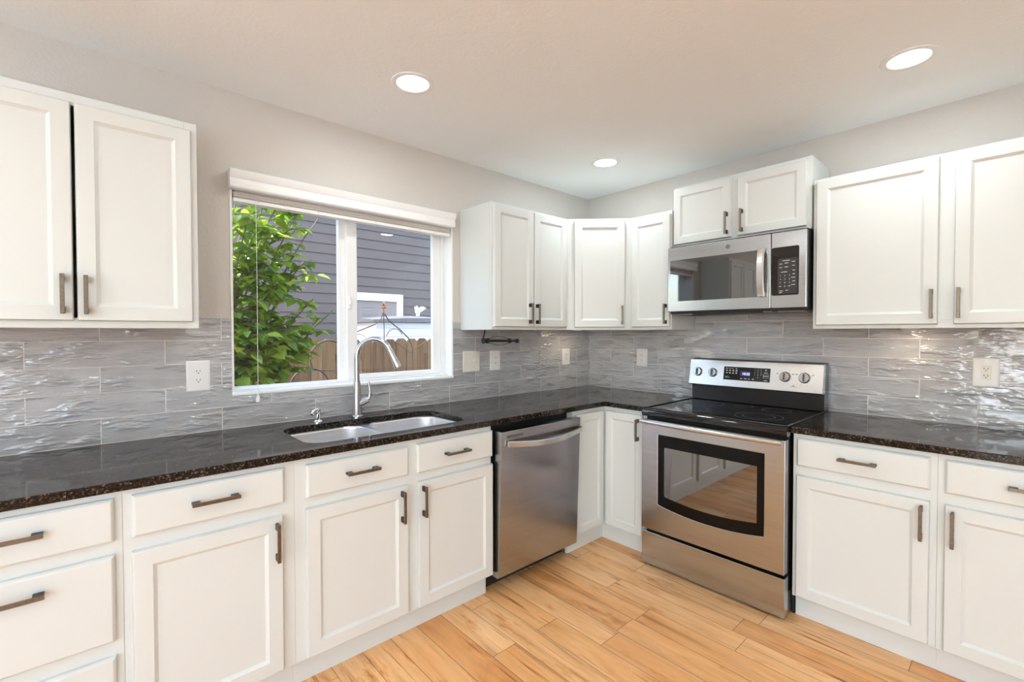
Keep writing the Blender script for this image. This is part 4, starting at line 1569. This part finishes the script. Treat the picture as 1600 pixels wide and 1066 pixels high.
# ------------------------------------------------------------------ paper towel holder
def towel_holder():
    y = -0.19
    z = 1.305
    root = thing('paper_towel_holder', 'black iron paper towel arm hanging under the wall cabinet', 'towel holder', (-1.26, y, 1.372))
    bm = bmesh.new()
    box(bm, -1.275, -1.235, y - 0.018, y + 0.018, 1.3745, 1.3770, 0.0005, 1)
    tube(bm, [(-1.262, y, 1.375), (-1.266, y, 1.35), (-1.274, y, 1.325)], 0.0045, 10)
    part('bracket', bm, 'iron', root)
    bm = bmesh.new()
    lathe(bm, [(0, -0.014), (0.020, -0.014), (0.020, -0.011), (0.013, -0.002), (0.0135, 0.012), (0.018, 0.018), (0.018, 0.024), (0.008, 0.028), (0.0075, 0.19), (0.010, 0.194), (0.0155, 0.204), (0.0155, 0.212), (0.010, 0.220), (0.0065, 0.224), (0.0065, 0.262), (0.011, 0.264), (0.0150, 0.274), (0.011, 0.284), (0, 0.287)], (-1.262, y, z), (1, 0.0, -0.02), 24)
    part('arm', bm, 'iron', root)
    for s in (-1, 1):
        bm = bmesh.new()
        pts = []
        for k in range(13):
            f = k / 12
            pts.append((-1.240 + 0.190 * f, y, z - 0.004 * f + s * (0.010 + 0.018 * math.sin(PI * f))))
        tube(bm, pts, 0.0018, 8)
        part('spring_wire', bm, 'iron', root)
towel_holder()

# ------------------------------------------------------------------ lamps
def ceiling_can(x, y, label):
    root = thing('ceiling_light', label, 'ceiling light', (x, y, H))
    bm = bmesh.new()
    lathe(bm, [(0.069, -0.001), (0.071, -0.004), (0.084, -0.006), (0.092, -0.004), (0.094, 0.0), (0.069, 0.0)], (x, y, H - 0.0002), seg=40)
    part('trim_ring', bm, 'trim', root)
    bm = bmesh.new()
    lathe(bm, [(0, -0.0025), (0.0695, -0.0025), (0.0695, -0.0005), (0, -0.0005)], (x, y, H), seg=40)
    part('lens', bm, 'lens', root, 0)
    ld = bpy.data.lights.new('can_lamp', 'AREA')
    ld.shape = 'DISK'
    ld.size = 0.135
    ld.energy = CAN_W
    ld.color = CAN_COL
    lo = bpy.data.objects.new('can_lamp', ld)
    COL.objects.link(lo)
    lo.parent = root
    lo.location = (0, 0, -0.008)

ceiling_can(-2.020, -0.627, 'round recessed ceiling light nearest the sink')
ceiling_can(-0.591, -0.612, 'round recessed ceiling light nearest the corner')
ceiling_can(-0.622, -2.136, 'round recessed ceiling light in front of the right wall cabinets')
for x, y, where in ((-2.38, -2.25, 'over the middle of the kitchen floor'), (-2.20, -3.85, 'over the floor by the back wall'), (-3.4, -4.2, 'behind and left of the camera'),
                    (-4.0, -0.75, 'over the drawer cabinet'), (-3.7, -2.7, 'just behind the camera'), (-4.9, -1.3, 'in the dining end by the window wall'), (-4.9, -3.5, 'in the dining end by the back wall')):
    ceiling_can(x, y, 'added unseen ceiling light ' + where)  # extra lamps out of view, added to brighten the room

def puck(x, y, z, wall, label):
    root = thing('cabinet_light', label, 'light', (x, y, z), wall)
    bm = bmesh.new()
    lathe(bm, [(0, 0), (0.036, 0), (0.036, -0.006), (0.031, -0.009), (0.030, -0.0075), (0, -0.0075)], (x, y, z), seg=28)
    part('housing', bm, 'plastic', root)
    bm = bmesh.new()
    lathe(bm, [(0, -0.0078), (0.028, -0.0078), (0.028, -0.0082), (0, -0.0082)], (x, y, z), seg=28)
    part('lens', bm, 'lens', root, 0)
    ld = bpy.data.lights.new('puck_lamp', 'AREA')
    ld.shape = 'DISK'
    ld.size = 0.05
    ld.energy = PUCK_W
    ld.color = (1.0, 0.76, 0.50)
    lo = bpy.data.objects.new('puck_lamp', ld)
    COL.objects.link(lo)
    lo.parent = root
    lo.location = (0, 0, -0.0095)
puck(-0.345, -0.17, UZ0 + 0.0045, 'A', 'small round light glowing under the corner wall cabinet')
puck(2.09, -0.15, UZ0 + 0.0035, 'B', 'small round light glowing under the right wall cabinet')

# ------------------------------------------------------------------ outdoors
GZ = -0.55
random.seed(7)
struct('ground', bx(-6.4, 14, WT + 0.001, 16, GZ - 0.2, GZ), 'soil', 'bare garden soil outside the window')
bm = bmesh.new()
prof = [(-22, -20), (8, -20), (8, YW - WT - 0.02), (XW - WT - 0.02, YW - WT - 0.02), (XW - WT - 0.02, WT), (-22, WT)]
loft(bm, [[(x, y, z) for x, y in prof] for z in (-0.40, -0.12)])
struct('patio', bm, 'patio', 'unseen pale ground added outside the dining end to bounce sunlight in')  # out-of-view reflector: sunlit ground added to brighten the ceiling
# unseen upper storey and overhangs, added to shade side yard and dining door
bm = bmesh.new()
box(bm, XW - WT, WT, YW - WT, WT, H + 0.13, 5.6)
box(bm, XW - 0.6, 0.6, YW - 0.6, WT + 0.35, 5.6, 5.75)
box(bm, XW - WT - 1.0, XW - WT - 0.001, YW - 0.3, WT, H + 0.14, H + 0.26)  # overhang added out of view to keep direct sun off the floor
struct('wall_sky_block', bm, 'siding', 'added unseen storey and overhangs shading the side yard and dining door')

def fence():
    yf = 3.05
    root = thing('wooden_fence', 'weathered dog-ear picket fence across the side yard', 'fence', (0.0, yf, GZ))
    bm = bmesh.new()
    w, g, t = 0.150, 0.007, 0.017
    n0, n1 = -30, 34
    for k in range(n0, n1):
        x = k * 0.157 + 0.0035
        top = 1.278 + random.uniform(-0.006, 0.008) - 0.004 * (x + 1)
        e = 0.034
        lean = random.uniform(-0.003, 0.003)
        pr = [(x, GZ + 0.02), (x + w, GZ + 0.02), (x + w + lean, top - e), (x + w - e + lean, top), (x + e + lean, top), (x + lean, top - e)]
        dy = random.uniform(-0.003, 0.003)
        loft(bm, [[(a, y, b) for a, b in pr] for y in (yf - t + dy, yf + dy)])
    part('picket_panel', bm, 'cedar', root, 0)
    for z in (GZ + 0.3, 0.35, 1.02):
        part('rail', bx(n0 * 0.157, n1 * 0.157, yf + 0.004, yf + 0.042, z, z + 0.089), 'cedar', root, 0)
    for x in (-4.2, -1.8, 0.6, 3.0):
        part('post', bx(x, x + 0.089, yf + 0.043, yf + 0.132, GZ, 1.22), 'cedar', root, 0)
fence()

def neighbour():
    ys = 6.2
    root = thing('neighbor_house', 'grey lap-sided house wall across the side yard', 'house', (2.0, ys, GZ))
    bm = bmesh.new()
    lap = 0.182
    x0, x1 = -7.0, 11.0
    dx0, dx1, dz1 = 0.66, 1.55, 1.985
    k = 0
    z = GZ - 0.02
    prof = []
    z = 2.452 - lap * 17
    while z < 6.4:
        lo = z
        hi = z + lap
        # boards stop at the door opening
        spans = [(x0, x1)] if lo > 2.14 else ([(x0, dx0 - 0.11), (dx1 + 0.135, x1)] if hi < 2.14 else [(x0, dx0 - 0.11), (dx1 + 0.135, x1)])
        for a, b in spans:
            loft(bm, [[(x, y, zz) for y, zz in [(ys - 0.016, lo), (ys, lo), (ys, hi), (ys - 0.003, hi)]] for x in (a, b)])
        if lo <= 2.14 < hi:
            loft(bm, [[(x, y, zz) for y, zz in [(ys - 0.012, 2.135), (ys, 2.135), (ys, hi), (ys - 0.003, hi)]] for x in (dx0 - 0.11, dx1 + 0.135)])
        z += lap
    box(bm, x0, x1, ys + 0.001, ys + 0.15, GZ - 0.1, 6.4)
    part('lap_siding', bm, 'siding', root, 0)
    bm = bmesh.new()
    box(bm, dx0 - 0.11, dx0, ys - 0.03, ys - 0.0002, GZ, dz1)
    box(bm, dx1, dx1 + 0.135, ys - 0.03, ys - 0.0002, GZ, dz1)
    box(bm, dx0 - 0.11, dx1 + 0.135, ys - 0.03, ys - 0.0002, dz1, 2.134)
    part('door_trim', bm, 'house_trim', root, 0)
    # six-panel door
    bm = bmesh.new()
    yd = ys - 0.008
    box(bm, dx0 + 0.003, dx1 - 0.003, yd, ys - 0.0003, GZ, dz1 - 0.003)
    d = part('door', bm, 'house_door', root, 0)
    wdt = dx1 - dx0
    for cx in (dx0 + wdt * 0.29, dx0 + wdt * 0.71):
        for za, zb in ((1.64, 1.86), (0.86, 1.50), (-0.3, 0.62)):
            bm = bmesh.new()
            loft(bm, [rect(cx - 0.145, cx + 0.145, za, zb, yd - 0.0002), rect(cx - 0.145, cx + 0.145, za, zb, yd - 0.006, 0.006), rect(cx - 0.145, cx + 0.145, za, zb, yd - 0.001, 0.030), rect(cx - 0.145, cx + 0.145, za, zb, yd - 0.005, 0.055)])
            part('door_panel', bm, 'house_door', d, 0)
    # eave far above
    part('eave', bx(x0, x1, ys - 0.55, ys + 0.2, 6.4, 6.6), 'house_trim', root, 0)
neighbour()

def shed():
    y0 = 4.15
    x0, x1, z1 = 0.105, 1.75, 1.52
    root = thing('storage_shed', 'white ribbed garden storage box with slate lid behind the fence', 'shed', (1.0, y0 + 0.4, GZ))
    bm = bmesh.new()
    z = GZ
    h = 0.132
    while z < z1 - 0.02:
        zb = min(z + h, z1)
        loft(bm, [[(x, y, zz) for y, zz in [(y0 - 0.010, z), (y0 - 0.010, zb - 0.012), (y0, zb - 0.004), (y0, zb), (y0 + 0.8, zb), (y0 + 0.8, z)]] for x in (x0, x1)])
        z = zb
    part('body', bm, 'shed', root, 0)
    bm = bmesh.new()
    n = 10
    rings = []
    for k in range(n + 1):
        f = k / n
        x = x0 - 0.06 + (x1 - x0 + 0.12) * f
        c = 0.06 * math.sin(PI * f)
        rings.append([(x, y0 - 0.05, z1 + 0.001), (x, y0 - 0.05, z1 + 0.035 + c * 0.6), (x, y0 + 0.40, z1 + 0.06 + c), (x, y0 + 0.85, z1 + 0.035 + c * 0.6), (x, y0 + 0.85, z1 + 0.001)])
    loft(bm, rings)
    part('lid', bm, 'shed_lid', root, 40)
shed()

def bird():
    x, y, z = 0.93, 4.30, 1.633
    root = thing('bird_ornament', 'white bird ornament with raised wings on the shed lid', 'ornament', (x, y, z))
    bm = bmesh.new()
    tube(bm, [(x - 0.01, y, z - 0.005), (x - 0.005, y, z + 0.03), (x - 0.01, y, z + 0.07), (x - 0.025, y, z + 0.115), (x - 0.045, y, z + 0.135), (x - 0.075, y, z + 0.135)], [0.032, 0.030, 0.045, 0.038, 0.024, 0.006], 14)
    part('body', bm, 'ornament', root, 60)
    for s, tip in ((-1, (-0.055, -0.05, 0.062)), (1, (0.170, 0.03, 0.050))):
        bm = bmesh.new()
        tip = Vector(tip)
        p0 = Vector((x - 0.005, y, z + 0.082))
        rings = []
        for k in range(7):
            f = k / 6
            c = p0 + tip * f + Vector((0, 0, 0.02 * math.sin(PI * f)))
            w = 0.045 * (1 - f) + 0.02 * math.sin(PI * f) + 0.004
            rings.append([c + Vector((0, -0.006, -w)), c + Vector((0, 0.006, -w)), c + Vector((0, 0.006, w * 0.7)), c + Vector((0, -0.006, w * 0.7))])
        loft(bm, rings)
        part('wing', bm, 'ornament', root, 60)
bird()

def arc(cx, cz, r, a0, a1, y, n=28):
    return [(cx + r * math.cos(math.radians(a0 + (a1 - a0) * k / n)), y, cz + r * math.sin(math.radians(a0 + (a1 - a0) * k / n))) for k in range(n + 1)]

def trellis():
    y = 2.45
    root = thing('garden_trellis', 'rusty wire scroll trellis in front of the fence', 'trellis', (-1.45, y, GZ))
    bm = bmesh.new()
    tube(bm, [(-1.437, y, GZ), (-1.437, y, 0.97)], 0.011, 8)
    part('stake', bm, 'rust', root)
    for pts, r in ((arc(-1.245, 1.085, 0.190, 10, 215, y), 0.009), ([(-1.40, y, 0.975), (-1.30, y, 0.965), (-1.18, y, 0.955)], 0.007), (arc(-1.44, 0.79, 0.20, 5, 175, y), 0.009)):
        bm = bmesh.new()
        tube(bm, pts, r, 8)
        part('scroll', bm, 'rust', root)
trellis()

def arbor():
    y = 2.40
    cx = -0.640
    root = thing('garden_obelisk', 'wire plant support with copper finial outside the right pane', 'plant support', (cx, y, GZ))
    def pt(u, z, dy=0.0):
        return (cx + u, y + dy, z)
    for pts, r in (([pt(-0.012, 1.58), pt(-0.04, 1.50), pt(-0.12, 1.445), pt(-0.30, 1.375), pt(-0.42, 1.30), pt(-0.50, 1.10), pt(-0.50, GZ)], 0.007),
                   ([pt(0.0, 1.58), pt(0.06, 1.49), pt(0.20, 1.39), pt(0.31, 1.29), pt(0.36, 1.18), pt(0.36, GZ)], 0.007),
                   ([pt(-0.006, 1.62), pt(0.0, 1.40), pt(0.0, 1.2), pt(0.0, GZ)], 0.005)):
        bm = bmesh.new()
        tube(bm, pts, r, 8)
        part('leg', bm, 'rust', root)
    for pts in (arc(cx + 0.13, 1.30, 0.10, 20, 170, y, 14), arc(cx - 0.30, 1.24, 0.10, 20, 170, y, 14), [pt(0.12, 1.26), pt(0.33, 1.12), pt(0.56, 1.26)]):
        bm = bmesh.new()
        tube(bm, pts, 0.0045, 6)
        part('cross_wire', bm, 'rust', root)
    bm = bmesh.new()
    lathe(bm, [(0, 1.56), (0.008, 1.56), (0.008, 1.63), (0.018, 1.64), (0.018, 1.65), (0.007, 1.66), (0.009, 1.69), (0, 1.71)], (cx, y, 0), seg=14)
    for a in range(6):
        ang = PI * a / 3
        tube(bm, [(cx, y, 1.665), (cx + 0.045 * math.cos(ang), y + 0.02 * math.sin(ang * 2), 1.668 + 0.030 * math.sin(ang))], [0.009, 0.004], 6)
    part('finial', bm, 'copper', root)
arbor()

def solar():
    x, y, z = -1.555, 2.955, 1.150
    root = thing('solar_lamp', 'blue topped solar lamp fixed on the fence behind the leaves', 'lamp', (x, y, z))
    bm = bmesh.new()
    lathe(bm, [(0, 0.03), (0.085, 0.03), (0.09, 0.022), (0.09, 0.012), (0.06, 0.0), (0.05, -0.02), (0, -0.02)], (x, y - 0.02, z), seg=24)
    part('housing', bm, 'matte_black', root)
    bm = bmesh.new()
    box(bm, x - 0.06, x + 0.06, y - 0.08, y + 0.03, z + 0.0305, z + 0.050, 0.003, 1)
    part('panel', bm, 'solar', root)
    bm = bmesh.new()
    tube(bm, [(x, y + 0.073, z), (x, y + 0.06, z), (x, y + 0.03, z)], 0.01, 8)
    part('bracket', bm, 'matte_black', root)
solar()

# leafy shrub left of the window
def leaf(bm, p, d, up_, ln, wd, fold):
    """pointed oval leaf, folded along its rib"""
    d = d.normalized()
    s = d.cross(up_)
    if s.length < 1e-3:
        s = Vector((1, 0, 0))
    s.normalize()
    n = s.cross(d).normalized()
    prof = [(0.0, 0.02), (0.18, 0.72), (0.42, 1.0), (0.70, 0.66), (0.90, 0.22), (1.0, 0.0)]
    mid, le, ri = [], [], []
    for f, w in prof:
        c = p + d * (ln * f) - n * (0.20 * ln * f * f)
        mid.append(bm.verts.new(c))
        if 0 < f < 1:
            le.append(bm.verts.new(c + s * (wd * w) + n * (fold * wd * w)))
            ri.append(bm.verts.new(c - s * (wd * w) + n * (fold * wd * w)))
    bm.faces.new((mid[0], le[0], mid[1]))
    bm.faces.new((mid[0], mid[1], ri[0]))
    for k in range(len(le) - 1):
        bm.faces.new((mid[k + 1], le[k], le[k + 1], mid[k + 2]))
        bm.faces.new((mid[k + 1], mid[k + 2], ri[k + 1], ri[k]))
    bm.faces.new((mid[-2], le[-1], mid[-1]))
    bm.faces.new((mid[-2], mid[-1], ri[-1]))

def shrub():
    rnd = random.Random(11)
    bx0, by0 = -2.62, 1.05
    root = thing('leafy_shrub', 'tall green leafy shrub outside the left window pane', 'shrub', (bx0, by0, GZ))
    stems = bmesh.new()
    lv = bmesh.new()
    def curve(a, b, sag, n=12):
        a, b = Vector(a), Vector(b)
        m = (a + b) / 2 + Vector(sag)
        return [(a * (1 - t) ** 2 + m * (2 * t * (1 - t)) + b * t * t) for t in [k / n for k in range(n + 1)]]
    # tips: x, y, z, amount of leaf
    tips = [(-2.42, 0.95, 2.40, 1.0), (-2.30, 1.15, 2.45, 1.0), (-2.18, 0.90, 2.38, 1.0), (-2.06, 1.10, 2.34, 1.0), (-1.98, 1.00, 2.24, 0.75), (-1.84, 1.05, 2.20, 0.25),
            (-2.36, 0.75, 2.10, 1.0), (-2.22, 0.85, 2.02, 1.0), (-2.05, 1.05, 1.98, 0.9), (-1.98, 0.95, 1.86, 0.7), (-2.30, 1.30, 2.05, 1.0), (-2.10, 1.40, 2.2, 0.8),
            (-2.40, 0.80, 1.72, 1.0), (-2.22, 0.80, 1.68, 1.0), (-2.08, 0.95, 1.66, 0.9), (-1.90, 1.00, 1.60, 0.8), (-1.76, 1.00, 1.52, 0.75), (-1.84, 1.05, 1.46, 0.7),
            (-2.35, 0.75, 1.42, 1.0), (-2.18, 0.85, 1.38, 1.0), (-2.02, 0.95, 1.40, 0.9), (-1.92, 1.05, 1.33, 0.6), (-2.28, 0.90, 1.22, 0.9), (-2.06, 1.10, 1.27, 0.8), (-2.42, 0.85, 1.12, 0.8),
            (-2.60, 0.9, 2.3, 1.0), (-2.72, 1.1, 1.9, 1.0), (-2.62, 0.8, 1.5, 1.0), (-2.85, 1.0, 2.2, 0.8), (-2.8, 1.0, 1.4, 0.8), (-2.55, 1.35, 1.7, 0.8), (-2.5, 1.5, 2.2, 0.7)]
    for ti, (tx, ty, tz, am) in enumerate(tips):
        b = (bx0 + rnd.uniform(-0.12, 0.12), by0 + rnd.uniform(-0.1, 0.1), GZ)
        hgt = tz - GZ
        path = curve(b, (tx, ty, tz), (-(tx - bx0) * 0.42 + rnd.uniform(-0.05, 0.05), rnd.uniform(-0.08, 0.08), hgt * 0.16))
        n = len(path)
        tube(stems, path, [0.011 * (1 - 0.72 * k / n) for k in range(n)], 6)
        # twigs on the outer part
        nt = int(17 * am) + 2
        for q in range(nt):
            f = rnd.uniform(0.50 if tz > 1.45 else 0.80, 1.0)
            i = min(n - 2, int(f * (n - 1)))
            p0 = path[i].lerp(path[i + 1], f * (n - 1) - i)
            ang = rnd.uniform(0, 2 * PI)
            ln = rnd.uniform(0.08, 0.20) * (0.75 if am < 0.5 else 1)
            d = Vector((math.cos(ang), math.sin(ang) * 0.9, rnd.uniform(-0.25, 0.65))).normalized()
            p1 = p0 + d * ln
            tw = [p0, p0.lerp(p1, 0.5) + Vector((0, 0, 0.012)), p1]
            tube(stems, tw, [0.0035, 0.0028, 0.0018], 5)
            nl = rnd.randint(5, 8)
            for k in range(nl):
                g = (k + 0.6) / nl
                pp = p0.lerp(p1, g)
                a2 = rnd.uniform(0, 2 * PI)
                ld = Vector((math.cos(a2), math.sin(a2), rnd.uniform(-0.65, 0.25)))
                if k == nl - 1:
                    ld = d + Vector((0, 0, -0.25))
                upv = Vector((rnd.uniform(-0.45, 0.45), rnd.uniform(-0.55, 0.35), 1.0))
                L_ = rnd.uniform(0.065, 0.115)
                leaf(lv, pp, ld, upv, L_, L_ * rnd.uniform(0.30, 0.38), rnd.uniform(0.1, 0.45))
    part('foliage', lv, 'leaf', root, 60, recalc=False)
    part('stems', stems, 'bark', root, 60)
shrub()

def grass_clump():
    rnd = random.Random(5)
    x, y = -2.36, 0.40
    root = thing('grass_tuft', 'clump of arching grass blades below the shrub', 'grass clump', (x, y, GZ))
    bm = bmesh.new()
    for k in range(90):
        a = rnd.uniform(0, 2 * PI)
        r = rnd.uniform(0.04, 0.20)
        h = rnd.uniform(1.42, 1.72)
        w = rnd.uniform(0.004, 0.007)
        base = Vector((x + rnd.uniform(-0.06, 0.06), y + rnd.uniform(-0.06, 0.06), GZ))
        s = Vector((-math.sin(a), math.cos(a), 0)) * w
        prev = None
        for i in range(9):
            f = i / 8
            p_ = base + Vector((math.cos(a) * r * f * f, math.sin(a) * r * f * f, h * f - 0.12 * f ** 4))
            ww = s * (1 - f ** 3) if i < 8 else s * 0.02
            cur = (bm.verts.new(p_ - ww), bm.verts.new(p_ + ww))
            if prev:
                bm.faces.new((prev[0], prev[1], cur[1], cur[0]))
            prev = cur
    part('blades', bm, 'blade', root, 60, recalc=False)
grass_clump()
